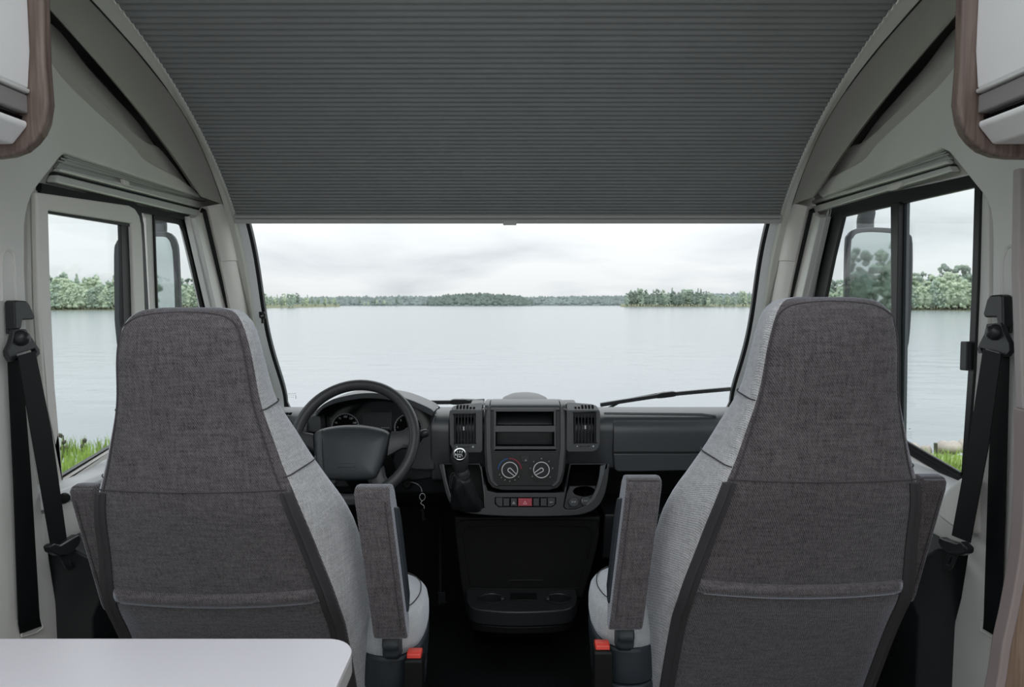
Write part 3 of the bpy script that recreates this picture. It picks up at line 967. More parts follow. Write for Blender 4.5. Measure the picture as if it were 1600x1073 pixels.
# ------------------------------------------------------------------ overhead lockers
for side in (-1, 1):
    xf = -0.815                        # locker front (left), mirrored on the right
    root = thing('overhead_locker', 'white overhead locker with walnut end panel on the %s side wall' % ('driver' if side < 0 else 'passenger'), 'cabinet', ((XM + side * 0.9), 0.75, 1.5), group='overhead lockers')
    fx = (lambda mb: mb) if side < 0 else (lambda mb: mb.mirror())
    yf = 1.075
    # end panel: profile across the vehicle, with a rounded lower inner corner
    xo = -1.079
    xin = AY(66, 40, yf).x
    zlo = AY(5, 246, yf).z
    prof_e = [(xo, 2.12), (xin + .008, 2.12), (xin, AY(0, 100, yf).z), (xin + .002, AY(0, 160, yf).z), (xin - .004, AY(0, 190, yf).z), (xin - .012, AY(0, 207, yf).z), (xin - .025, AY(0, 222, yf).z), (xin - .042, AY(0, 235, yf).z), (xin - .065, zlo + .003), (xin - .09, zlo), (xo, zlo - .004)]
    prof_e = [(a, b_) for a, b_ in prof_e]
    mb = MB().prism([(a, yf, c) for a, c in prof_e], (0, 0.022, 0))
    build('end_panel', fx(mb), M['wood'], root, bevel=0.006, seg=3)
    # carcass, door, handle strip, taupe band and lower light-coloured pelmet running back along the wall
    xd = AY(44, 120, yf).x

    def bar(pr, mname, nm, y0=-0.3, bev=0.003):
        mb = MB().prism([(a, y0, c) for a, c in pr], (0, yf - y0, 0))
        build(nm, fx(mb), M[mname], root, bevel=bev)
    zt = AY(44, 139, yf).z; zm = AY(42, 178, yf).z; zl = AY(40, 198, yf).z; zl2 = AY(22, 226, yf).z
    bar([(xd - .012, zt), (xd, zt), (xd + .006, zt + 0.06), (xd + .006, zt + .18), (xd, 2.11), (xd - .018, 2.11)], 'door', 'door')
    bar([(xd - .012, zt - .009), (xd + .002, zt - .008), (xd + .004, zt - .001), (xd - .012, zt - .001)], 'silver', 'handle_strip')
    bar([(xd - .020, zm), (xd - .002, zm), (xd - .002, zt - .010), (xd - .020, zt - .010)], 'taupe', 'lower_band')
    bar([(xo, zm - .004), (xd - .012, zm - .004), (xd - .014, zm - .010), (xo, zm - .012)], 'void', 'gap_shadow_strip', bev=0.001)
    bar([(xo, zm - .012), (xd - .004, zm - .012), (xd - .004, zl), (AY(22, 226, yf).x, zl2), (xo, zl2)], 'door', 'pelmet', bev=0.004)
    bar([(xo, zm - .005), (xd - .021, zm - .005), (xd - .021, 2.115), (xo, 2.115)], 'taupe', 'carcass')

# ------------------------------------------------------------------ table
tb = thing('dining_table', 'white dining table top with one rounded corner behind the driver seat', 'table', (-0.6, 0.6, 0))
zt = 0.755
c1 = AZ(548, 1020, zt); far = AZ(300, 997, zt).y
xr = AZ(536, 1060, zt).x
xr = -0.226
mb = MB()
pts = [(-1.05, 0.15), (xr, 0.15)]
r = 0.045
for k in range(9):
    a = math.radians(90 * k / 8)
    pts.append((xr - r + r * math.cos(a), far - r + r * math.sin(a)))
pts += [(-1.05, far)]
build('tabletop', MB().prism([(a, b_, zt - 0.004) for a, b_ in pts], (0, 0, 0.004)), M['table'], tb, bevel=0.0015)
build('edge_band', MB().prism([(a, b_, zt - 0.034) for a, b_ in pts], (0, 0, 0.0295)), M['tedge'], tb, bevel=0.004)
build('pedestal', MB().lathe([(.045, 0.03), (.045, .71), (.09, .721)], (-0.62, 0.5, 0), n=24), M['alu'], tb)
build('base', MB().lathe([(.17, 0.001), (.17, .02), (.06, .035)], (-0.62, 0.5, 0), n=28), M['alu'], tb, bevel=0.003)

# ------------------------------------------------------------------ furniture panel at the right edge
fp = thing('furniture_panel', 'wooden furniture side panel with a curved edge at the lower passenger side', 'panel', (0.95, 1.15, 0))
yv = 1.17
edge = [(1602, 640), (1601, 760), (1596, 850), (1589, 900), (1578, 960), (1567, 1010), (1556, 1080)]
inner = [(a + 14, b_ + 4) for a, b_ in edge]
E3 = smoothpath([AY(a, b_, yv) for a, b_ in edge] + [Vector((AY(1530, 1080, yv).x, yv, 0.35)), Vector((AY(1500, 1080, yv).x, yv, 0.01))], 4)
E4 = smoothpath([AY(a, b_, yv) for a, b_ in inner] + [Vector((AY(1546, 1080, yv).x, yv, 0.35)), Vector((AY(1516, 1080, yv).x, yv, 0.01))], 4)
build('edge_band', MB().prism(E3 + E4[::-1], (0, 0.03, 0)), M['edge'], fp, bevel=0.004)
xw = WR - 0.002
build('panel_board', MB().prism([p + Vector((0, .006, 0)) for p in E4] + [Vector((xw, yv + .006, 0.01)), Vector((xw, yv + .006, E4[0].z))], (0, 0.022, 0)), M['oak'], fp, bevel=0.002)
#UPPER: slim brownish edge trim of the side wall on the right, running up to the locker
M['strip'] = mat('wall_edge_strip', (0.50, 0.46, 0.455, 1), 0.5)
tr = thing('trim_5', 'slim brown grey edge strip of the passenger side wall below the locker', 'trim', (1.0, 1.17, 1.2), kind='structure')
build('edge_strip', MB().prism([AY(1594, 262, 1.28), Vector((WR, 1.28, AY(1612, 262, 1.28).z)), Vector((WR, 1.28, AY(1612, 640, 1.28).z)), AY(1598, 640, 1.28), AY(1591, 420, 1.28)], (0, 0.02, 0)), M['strip'], tr, bevel=0.004)


# ------------------------------------------------------------------ seats
def rpoly(corners, radii, nback=9, nc=6):
    """rounded quad in plan: corners back-inner... each rounded; first edge (0->1) is the back and gets extra points"""
    out = []
    n = 4
    for i in range(n):
        p0, p1, p2 = Vector(corners[i - 1]), Vector(corners[i]), Vector(corners[(i + 1) % n])
        r = radii[i]
        a = (p0 - p1).normalized() * r; b_ = (p2 - p1).normalized() * r
        for k in range(nc):
            t_ = k / (nc - 1)
            out.append((p1 + a) * (1 - t_) ** 2 + p1 * 2 * t_ * (1 - t_) + (p1 + b_) * t_ ** 2)
        if i == 0:
            q0 = p1 + b_; q1 = Vector(corners[1]) + (Vector(corners[0]) - Vector(corners[1])).normalized() * radii[1]
            for k in range(1, nback):
                out.append(q0.lerp(q1, k / nback))
    return out


ZS = [1.238, 1.234, 1.222, 1.20, 1.15, 1.07, 0.976, 0.93, 0.885, 0.815, 0.75, 0.62, 0.55, 0.30]
WB = [.055, .085, .104, .118, .130, .139, .162, .175, .190, .207, .220, .245, .250, .252]
WF = [.045, .075, .096, .110, .118, .126, .168, .190, .214, .252, .272, .288, .288, .275]
YT = [.035, .06, .078, .092, .105, .13, .15, .16, .17, .175, .175, .165, .15, .14]
Y0 = [.045, .028, .014, .004, 0, 0, 0, 0, 0, 0, 0, 0, 0, 0]
YBZ = [1.25, 1.15, 0.98, 0.885, 0.75, 0.62, 0.55, 0.30]
YBY = [1.162, 1.172, 1.190, 1.199, 1.245, 1.293, 1.332, 1.44]


def seat(cx, side, dz, who, label):
    """side = +1: inner side is +x"""
    root = thing('cab_seat', label, 'seat', (cx, 1.45, 0), group='cab seats')
    TOP = 1.238

    def par(zl):
        wb, wf = cubic(ZS, WB, zl), cubic(ZS, WF, zl)
        yb = cubic(YBZ, YBY, zl) + cubic(ZS, Y0, zl)
        return wb, wf, yb, yb + cubic(ZS, YT, zl)

    def back(f, zl, lift=0.0):
        wb, wf, yb, yf = par(zl)
        return Vector((cx + f * wb, yb - 0.014 * (1 - f * f) * min(1, (TOP - zl) / .1) - lift, zl + dz))

    def sidept(g_, zl, s_, lift=0.0):
        wb, wf, yb, yf = par(zl)
        return Vector((cx + s_ * (wb + (wf - wb) * g_ + lift), yb + (yf - yb) * g_, zl + dz))
    mb = MB(); secs = []
    zl_ = [1.238, 1.2365, 1.233, 1.228, 1.22, 1.21, 1.195] + list(np.linspace(1.17, 0.30, 38))
    for zl in zl_:
        wb, wf, yb, yf = par(zl)
        rb = min(.028, wb * .4, (yf - yb) * .3); rf = min(.05, wf * .4, (yf - yb) * .4)
        q_ = rpoly([(cx - wb, yb, zl + dz), (cx + wb, yb, zl + dz), (cx + wf, yf, zl + dz), (cx - wf, yf, zl + dz)], [rb, rb, rf, rf], 11)
        k = min(1, (TOP - zl) / .1)
        for p in q_:
            f = (p.x - cx) / wb
            if p.y < yb + 0.005 and abs(f) < 1:
                p.y -= 0.014 * (1 - f * f) * k
        secs.append(q_)
    K = len(secs[0])
    i0, i1 = 3, 6 + 10 + 3              # the rear panel runs between the two corner seams
    mb.loft([q_[i0:i1 + 1] for q_ in secs], closed=False, caps=False)
    bk = build('backrest', mb, M['fab'], root, smooth=70)
    wrap = MB()
    wrap.loft([q_[i1:] + q_[:i0 + 1] for q_ in secs], closed=False, caps=False)
    wrap.add(secs[0], [tuple(range(K))])
    wrap.add(secs[-1], [tuple(range(K))])
    bo_ = build('bolster', wrap, M['fab3'], root, smooth=70)
    bo_['label'] = 'lighter grey side bolster cover'
    # zip tapes down both rear corners
    for s_ in (-1, 1):
        zz_ = np.linspace(0.885, 0.31, 30)
        mb = MB().loft([[back(s_ * .865, z, -.003), back(s_ * .865, z, .0035), back(s_ * .91, z, .004), back(s_ * .925, z, .0075), back(s_ * .94, z, .004), back(s_ * .985, z, .002), back(s_ * .985, z, -.006)] for z in zz_])
        build('zip_tape', mb, M['zip'], bk, smooth=30)
        # seam lines round the head and shoulder
        pts = [back(s_ * .90, z, .0005) for z in np.linspace(.89, 1.205, 24)] + [back(s_ * .8, 1.219, 0), back(s_ * .6, 1.226, .0), back(s_ * .3, 1.229, .0), back(0, 1.230, .0)]
        build('seam', MB().tube(smoothpath(pts, 3), .0014, 5), M['seam'], bk)
        for zc in (1.045, 0.915):
            wb, wf, yb, yf = par(zc)
            rb = min(.028, wb * .4, (yf - yb) * .3); rf = min(.05, wf * .4, (yf - yb) * .4)
            q_ = rpoly([(cx - wb, yb, zc + dz), (cx + wb, yb, zc + dz), (cx + wf, yf, zc + dz), (cx - wf, yf, zc + dz)], [rb, rb, rf, rf], 11)
            run = q_[18:25] if s_ > 0 else [q_[3], q_[2], q_[1], q_[0], q_[33], q_[32], q_[31]]
            mid_ = run[3].lerp(run[4], .5)
            run = run[:4] + [mid_] + run[4:]
            cen = Vector((cx, (yb + yf) / 2, zc + dz))
            pts = [p + (p - cen).normalized() * .0006 + Vector((0, 0, .006 * k / 7)) for k, p in enumerate(run)]
            build('seam', MB().tube(pts, .0014, 5), M['seam'], bk)
    build('seam', MB().tube([back(f, .893 - .003 * (1 - f * f), .0005) for f in np.linspace(-.95, .95, 22)], .0015, 5), M['seam'], bk)
    # pocket across the lower back with a padded hem
    mb = MB(); secs = []
    for f in np.linspace(-.86, .86, 26):
        zc = .652 - .012 * (1 - f * f)
        h = .0105 if abs(f) < .85 else .004
        secs.append([back(f, zc + dzz, 0.001 + lift * h / .0105) for dzz, lift in ((.016, -.004), (.015, .007), (.008, .014), (0, .017), (-.009, .014), (-.017, .007), (-.019, -.004))])
    mb.loft(secs)
    pk = build('pocket_hem', mb, M['fab'], bk, smooth=60)
    mb = MB(); secs = []
    for z in np.linspace(.638, .31, 16):
        secs.append([back(f, z - .010 * (1 - f * f), .0055 * (1 if abs(f) < .85 else 0)) for f in np.linspace(-.86, .86, 24)])
    mb.loft(secs, closed=False, caps=False)
    build('pocket', mb, M['fab'], bk, smooth=60)
    build('seam', MB().tube([back(f, .636 - .010 * (1 - f * f), .006) for f in np.linspace(-.86, .86, 22)], .0014, 5), M['seam'], bk)
    # cushion
    ci = cx + side * 0.395
    co_ = cx - side * 0.27
    ring = [(cx + (co_ - cx), 1.54), (co_, 1.72), (co_ + side * .05, 1.80), (cx + side * .02, 1.83), (cx + side * .22, 1.80), (cx + side * .32, 1.75), (cx + side * .375, 1.68), (ci, 1.58), (ci - side * .005, 1.50), (ci - side * .02, 1.46), (ci - side * .05, 1.43), (ci - side * .12, 1.44), (ci - side * .2, 1.53)]
    ring = [(p.x, p.y) for p in smoothpath([(a, b_, 0) for a, b_ in ring], 4)]
    mx_ = sum(a for a, _ in ring) / len(ring); my_ = sum(b_ for _, b_ in ring) / len(ring)

    def lay(sc, z, slope=0.0):
        return [Vector((mx_ + (a - mx_) * sc, my_ + (b_ - my_) * sc, z + dz - slope * (b_ - 1.5))) for a, b_ in ring]
    mb = MB().loft([lay(.94, .425), lay(.985, .432), lay(1.0, .45), lay(1.0, .475, .03), lay(.985, .497, .06), lay(.95, .512, .09), lay(.88, .522, .10), lay(.6, .53, .10), lay(.2, .532, .1)])
    cu_ = build('cushion', mb, M['fab2'], root, smooth=70)
    build('seam', MB().tube(lay(.905, .5225, .097), .0014, 5, loop=True), M['seam'], cu_)
    # plastic shell, lower skirt, swivel plinth
    mb = MB().loft([lay(.93, .25), lay(.965, .30), lay(.975, .335)])
    build('skirt', mb, M['shell'], root, bevel=0.006)
    mb = MB().loft([lay(.955, .338), lay(.985, .36), lay(1.0, .40), lay(1.0, .422), lay(.97, .428)])
    build('seat_shell', mb, M['shell'], root, bevel=0.004)
    build('plinth', MB().loft([lay(.62, .005 - dz), lay(.62, .20 - dz), lay(.72, .25)]), M['black'], root, bevel=0.006)
    # recline knob
    kc = Vector((cx + side * .315, 1.43, .478 + dz))
    teeth = []
    for h, rr in ((0, .040), (.004, .046), (.03, .046), (.038, .040), (.038, .03)):
        teeth.append([kc + Vector((side * h, math.cos(a) * (rr + .002 * math.cos(10 * a)), math.sin(a) * (rr + .002 * math.cos(10 * a)))) for a in [2 * PI * i / 60 for i in range(60)]])
    build('recline_knob', MB().loft(teeth), M['shell'], root, smooth=50)
    # buckle on its stalk
    b0 = Vector((cx + side * (.384), 1.40, .292 + dz))
    ax = Vector((0.0, .10, 1)).normalized()
    ra = Vector((1, 0, 0)); fa = ra.cross(ax)
    mb = MB().loft([[b0 + ax * h + ra * (u * w_) + fa * (v * t_) for u, v in ((-1, -1), (1, -1), (1, 1), (-1, 1))] for h, w_, t_ in ((-.05, .014, .012), (.02, .017, .016), (.045, .021, .022), (.145, .021, .024), (.15, .018, .02))])
    bu = build('buckle', mb, M['black'], root, bevel=0.004)
    mb = MB().loft([[b0 + ax * h + ra * (u * .0165) + fa * (v * t_ - .003) for u, v in ((-1, -1), (1, -1), (1, 1), (-1, 1))] for h, t_ in ((.147, .018), (.158, .016), (.162, .009))])
    build('release_button', mb, M['orange'], bu, bevel=0.003)
    build('buckle_stalk', MB().tube([b0 + ax * -.05, b0 + ax * -.12, b0 + Vector((-side * .03, .03, -.18))], .010, 8), M['black'], root)

    # folded-up armrests
    def arm(s_, xin, w_, top, bot, nm, dy0, tap=0.0):
        a = MB()
        rows = []
        for z, y in ((top, 1.298 + dy0), (bot, 1.345 + dy0)):
            rows.append((z, y))
        H = top - bot
        prof_ = [(0.0, bot + .02), (0.003, bot + .006), (0.012, bot), (.03, bot + .002), (.048, bot + .03), (.062, bot + .09), (.066, top - .06), (.062, top - .02), (.05, top - .004), (.03, top), (.012, top - .002), (.003, top - .010), (0.0, top - .026)]
        def pt(d_, z, xo):
            yb = 1.298 + dy0 + (top - z) / H * .047
            xs_ = xin + s_ * xo + (-s_) * (top - z) / H * (-.018) * (1 if s_ == side else -1) * 0
            lean = (top - z) / H * .028 * s_ * (1 if s_ == side else -1)
            return Vector((xs_ + lean * (1 if s_ == side else -1) + s_ * tap * (z - bot) / H, yb + d_, z + dz))
        left = [pt(d_, z, 0) for d_, z in prof_]
        a.prism(left, (s_ * w_, 0, 0))
        o_ = build(nm, a, M['fab'], root, bevel=0.014, seg=3, smooth=60)
        ins = MB()
        pr2 = [(.016, bot + .055), (.05, bot + .085), (.056, top - .09), (.05, top - .06), (.018, top - .05)]
        ins.prism([pt(d_ + .010, z, w_ - .003) for d_, z in pr2], (s_ * .009, 0, 0))
        build('armrest_insert', ins, M['shell'], o_, bevel=0.004)
        sm = MB().tube([pt(-.0008, z, w_ - .011) for z in np.linspace(bot + .03, top - .03, 10)], .0012, 5)
        build('seam', sm, M['seam'], o_)
    arm(side, cx + side * .278, .074, .864, .512, 'armrest', 0)
    arm(-side, cx - side * .218, .054, .858, .56, 'armrest', .03, .062)
    return root


seat(-0.607, 1, 0.0, 'driver', 'grey woven driver seat with folded up armrests behind the steering wheel')
seat(0.590, -1, 0.020, 'passenger', 'grey woven passenger seat with folded up armrests facing the glovebox')


# ------------------------------------------------------------------ seat belts
def ribbon(mb, pts, wdir, w, th, nrm):
    wd = Vector(wdir).normalized() * (w / 2); n_ = Vector(nrm).normalized() * th
    mb.loft([[Vector(p) - wd, Vector(p) + wd, Vector(p) + wd + n_, Vector(p) - wd + n_] for p in pts])
    return mb


for side in (-1, 1):
    who = 'driver' if side < 0 else 'passenger'
    root = thing('seat_belt', 'black seat belt hanging from its wall anchor beside the %s seat' % who, 'seat belt', (XM + side * 1.05, 1.38, 0.9), group='cab seat belts')
    x = (WL + 0.002) if side < 0 else (WR - 0.002)
    sx = 1 if side < 0 else -1
    if side < 0:
        cap = [(6, 472), (9, 469), (26, 470), (31, 475), (40, 495), (38, 499), (20, 500), (18, 513), (8, 515)]
        plate_ = [(8, 500), (26, 500), (27, 520), (8, 522)]
        ringc, ringo = (29, 540), [(14, 514), (33, 514), (40, 524), (54, 545), (55, 553), (48, 560), (40, 556), (20, 562), (10, 566), (4, 556), (3, 548), (9, 536), (12, 526)]
        slot = [(18, 553), (46, 545), (48, 550), (20, 560)]
        ball = (31, 528)
        vbelt = [((11, 560), (33, 560)), ((20, 750), (48, 748)), ((28, 975), (61, 965)), ((31, 990), (64, 978))]
        dbelt = [((27, 556), (54, 548)), ((50, 690), (80, 675)), ((79, 856), (104, 846))]
        tong = [(65, 853), (72, 848), (82, 851), (104, 838), (111, 834), (115, 840), (113, 850), (104, 860), (93, 868), (80, 868), (68, 862)]
        blade = [(90, 868), (104, 862), (115, 884), (113, 889), (105, 891), (101, 888)]
        bhole = [(101, 875), (106, 873), (111, 883), (106, 886)]
    else:
        cap = [(1551, 490), (1553, 496), (1572, 496), (1574, 512), (1584, 512), (1583, 462), (1578, 460), (1562, 461), (1557, 468)]
        plate_ = [(1566, 496), (1583, 496), (1583, 520), (1566, 520)]
        ringc, ringo = (1562, 540), [(1550, 506), (1572, 504), (1576, 518), (1585, 536), (1586, 548), (1580, 557), (1566, 558), (1545, 550), (1537, 552), (1535, 545), (1540, 534), (1546, 522)]
        slot = [(1540, 543), (1570, 551), (1568, 556), (1541, 548)]
        ball = (1556, 519)
        vbelt = [((1553, 556), (1578, 556)), ((1545, 750), (1573, 750)), ((1538, 970), (1565, 985)), ((1537, 982), (1562, 997))]
        dbelt = [((1537, 545), (1565, 553)), ((1515, 690), (1545, 700)), ((1488, 836), (1517, 848))]
        tong = [(1477, 845), (1480, 838), (1488, 842), (1508, 848), (1514, 845), (1524, 855), (1523, 864), (1512, 868), (1496, 866), (1482, 855)]
        blade = [(1484, 862), (1498, 866), (1489, 888), (1484, 891), (1476, 887), (1475, 883)]
        bhole = [(1486, 868), (1491, 870), (1486, 883), (1481, 881)]

    def wp(poly, h0, h1, mname, nm, parent, bev=0.003, holes=()):
        mb = MB(); xx = x + sx * h0
        mb.prism([AX(a, b_, xx) for a, b_ in poly], (sx * (h1 - h0), 0, 0), [[AX(a, b_, xx) for a, b_ in h] for h in holes])
        return build(nm, mb, M[mname], parent, bevel=bev, seg=3)
    wp(plate_, 0.001, .008, 'beltp', 'height_slider', root)
    wp(cap, 0.004, .026, 'beltp', 'anchor_cap', root, .006)
    lp = wp(ringo, .018, .030, 'beltp', 'guide_loop', root, .004, [slot])
    mb = MB().lathe([(.017, .0), (.017, .006), (.013, .014), (.006, .018), (.001, .0185)], AX(*ball, x + sx * .028), (sx, 0, 0), 20)
    build('bolt_cover', mb, M['beltp'], lp)
    # webbing: one length up the wall, one down to the tongue
    def web(segs, hs, nm):
        mb = MB(); secs = []
        for (a, b_), h in zip(segs, hs):
            xx = x + sx * h
            p, q_ = AX(*a, xx), AX(*b_, xx)
            secs.append([p, q_, q_ + Vector((sx * .0018, 0, 0)), p + Vector((sx * .0018, 0, 0))])
        mb.loft(secs)
        build(nm, mb, M['belt'], root, smooth=0)
    web(vbelt, (.016, .012, .006, .002), 'webbing')
    web(dbelt, (.036, .040, .044), 'webbing')
    tg_ = wp(tong, .036, .056, 'beltp', 'tongue', root, .005)
    wp(blade, .044, .048, 'chrome' if False else 'beltp', 'tongue_blade', tg_, .0008, [bhole])
    # belt exit slot in the wall panel
    sl = [(26, 968), (62, 958), (67, 980), (56, 989), (32, 996)] if side < 0 else [(1536, 966), (1568, 980), (1568, 997), (1560, 1001), (1532, 984)]
    wp(sl, 0.0, .004, 'wall', 'belt_slot', root, .0015, [[(sum(q[0] for q in sl) / 5 + (a - sum(q[0] for q in sl) / 5) * .86, sum(q[1] for q in sl) / 5 + (b_ - sum(q[1] for q in sl) / 5) * .86) for a, b_ in sl]])

# ------------------------------------------------------------------ dashboard
da = thing('dashboard', 'dark grey dashboard with instrument hood, air vents, control stack and glovebox', 'dashboard', (XM, 2.2, 0.6))


def dp(name, items, mname, bevel=0.003, parent=None, smooth=40):
    """items: (poly, plane, h0, h1, holes)"""
    mb = MB()
    for it in items:
        plate(mb, it[0], it[1], it[2], it[3], it[4] if len(it) > 4 else ())
    return build(name, mb, M[mname], parent or da, bevel=bevel, smooth=smooth)


XD0, XD1 = XM - 0.955, XM + 0.955
# passenger side upper body with its crest, extruded across the cab; driver side a little further away
def body(x0, x1, pr, nm, mname='dash', bev=0.004):
    mb = MB().prism([(x0, a, b_) for a, b_ in pr], (x1 - x0, 0, 0))
    return build(nm, mb, M[mname], da, bevel=bev, smooth=50, seg=3)


xs0, xs1 = AY(700, 690, 2.10).x, AY(944, 690, 2.10).x
top_z = AY(1000, 642, 2.13).z
fr_z = AY(1000, 736, 2.08).z
def crest(y0, zc, ry, rz, n=9):
    return [(y0 + ry * (1 - math.cos(math.radians(a))), zc - rz + rz * math.sin(math.radians(a))) for a in np.linspace(90, 0, n)]
top_pr = [(2.66, .62), (2.68, .775), (2.40, top_z - .055), (2.26, top_z - .008)] + crest(2.072, top_z, .085, .060) + [(2.09, fr_z + .01), (2.10, fr_z), (2.30, fr_z - .01), (2.35, .62)]
xc0, xc1 = AY(484, 690, 2.10).x, AY(676, 690, 2.10).x
body(xc1, XD1, top_pr, 'main_body')
body(XD0, xc0, top_pr, 'end_body')
body(xc0 - .004, xc1 + .004, [(2.66, .60), (2.66, .765), (2.45, .80), (2.24, .80), (2.22, .66)], 'scuttle')
right_pr = [(2.40, top_z - .05)] + crest(2.056, top_z + .004, .085, .062) + [(2.058, top_z - .14), (2.075, top_z - .22), (2.12, top_z - .24), (2.40, top_z - .24)]
body(AY(672, 690, 2.06).x, AY(704, 690, 2.06).x, right_pr, 'cluster_side', 'dash', .008)
# dash lower structure and knee panels
body(XD0, xs0 + .02, [(2.36, 0.60), (2.36, 0.72), (2.12, .70), (2.14, .60), (2.24, .52), (2.34, .50)], 'knee_panel', 'dash2', .006)
gz = AY(1000, 800, 2.14).z
body(xs1 + .006, XD1, [(2.12, gz), (2.118, gz - .02), (2.16, gz - .17), (2.42, gz - .22), (2.42, gz - .004)], 'lower_shelf', 'dash2', .006)
body(xs1 - .02, XD1, [(2.36, gz - .02), (2.36, fr_z + .02), (2.38, fr_z + .02), (2.38, gz - .02)], 'shelf_back', 'black', .002)
body(XD0, XD1, [(2.55, 0.002), (2.60, 0.75), (2.63, .75), (2.58, .002)], 'firewall', 'black', .002)
# glovebox lid
PG = plane(2.078, 0.80, -2)
gb_ = AY(1000, 706, 2.066).z
body(AY(958, 690, 2.07).x, AY(1150, 690, 2.07).x, [(2.16, top_z - .014)] + crest(2.064, top_z - .010, .075, .055) + [(2.064, gb_), (2.12, gb_)], 'glovebox_top', 'dash', .003)
gl = dp('glovebox_lid', [([(958, 708.5), (1150, 708.5), (1150, 734), (1000, 737), (966, 737), (960, 734)], PG, -.02, .010)], 'dash', .005)
dp('lid_gap', [([(958, 705.5), (1150, 705.5), (1150, 709), (958, 709)], PG, -.02, .0075)], 'dash2', 0, gl)
# ridge lines on top of the passenger dash
dp('top_ledge', [([(944, 643.5), (1096, 645), (1118, 648), (1120, 651), (1090, 649), (944, 647)], plane(2.098, 0.86, 25), 0.0, .006)], 'dash', .002)

# centre stack
CS = plane(2.02, 0.80, 8)
st_poly = [(757, 645), (758, 639), (883, 639), (884, 645), (885, 700), (883, 735), (879, 753), (872, 762), (858, 766), (784, 766), (769, 762), (762, 753), (758, 735), (756, 700)]
sk = [(772.5, 640.5), (868, 640.5), (868.5, 700), (772, 700)]
stack = dp('centre_stack', [([(757, 645), (758, 639), (772.5, 639), (772.5, 704), (868, 704), (868, 639), (883, 639), (884, 645), (885, 700), (883, 735), (879, 753), (872, 762), (858, 766), (784, 766), (769, 762), (762, 753), (758, 735), (756, 700)], CS, -.10, 0)], 'dash2', .003)
dp('stack_side', [([(759, 650), (762, 634), (767, 634), (767, 700), (771, 750), (780, 760), (774, 760), (766, 752), (761, 735), (759, 700)], CS, 0, .006)], 'dash', .0025, stack)
dp('stack_side', [([(875, 634), (880, 634), (882.5, 650), (883, 700), (880.5, 735), (875, 752), (867, 760), (861, 760), (870, 750), (875, 700)], CS, 0, .006)], 'dash', .0025, stack)
f0 = AP(820, 638.5, CS, .002)
hh_ = AY(820, 625, f0.y + .055).z - f0.z
def cap(x0, x1, y0, zb, h, dpt, nm, mname='dash', bev=.004):
    pr = [(y0, zb - .006), (y0, zb)] + [(y0 + dpt * (1 - math.cos(math.radians(a))), zb + h * math.sin(math.radians(a))) for a in (15, 30, 45, 60, 75, 90)] + [(y0 + dpt + .16, zb + h - .02), (y0 + dpt + .16, zb - .006)]
    mb = MB().prism([(x0, a, b_) for a, b_ in pr], (x1 - x0, 0, 0))
    return build(nm, mb, M[mname], stack, bevel=bev, smooth=50)
cap(AP(766, 638, CS).x, AP(875, 638, CS).x, f0.y - .004, f0.z, hh_, .055, 'stack_top')
for a, b_ in ((757, 765.2), (875.8, 884)):
    cap(AP(a, 638, CS).x, AP(b_, 638, CS).x, f0.y - .001, f0.z, hh_ - .001, .055, 'stack_shoulder')
rp_ = dp('radio_panel', [(rrect(769.5, 637, 870.5, 703.5, 2), CS, -.008, .006, [rrect(774, 641.7, 866.5, 666, 1), rrect(773.2, 673.5, 867.2, 698.2, 1)])], 'dash', .0015, stack)
for a, b_ in ((641.0, 667.0), (672.5, 699.0)):
    dp('radio_slot', [(rrect(773, a, 867.5, b_, 1.5), CS, -.094, .002, [rrect(775.2, a + 1.8, 865.4, b_ - 1.8, .8)]), (rrect(773, a, 867.5, b_, 1), CS, -.098, -.092)], 'void', 0, stack)
hp_ = dp('climate_panel', [([(766.7, 706.5), (874.3, 706.5), (874, 735), (871.5, 752), (866, 759), (775, 759), (769.5, 752), (767, 735)], CS, -.004, .005)], 'hvac', .002, stack)
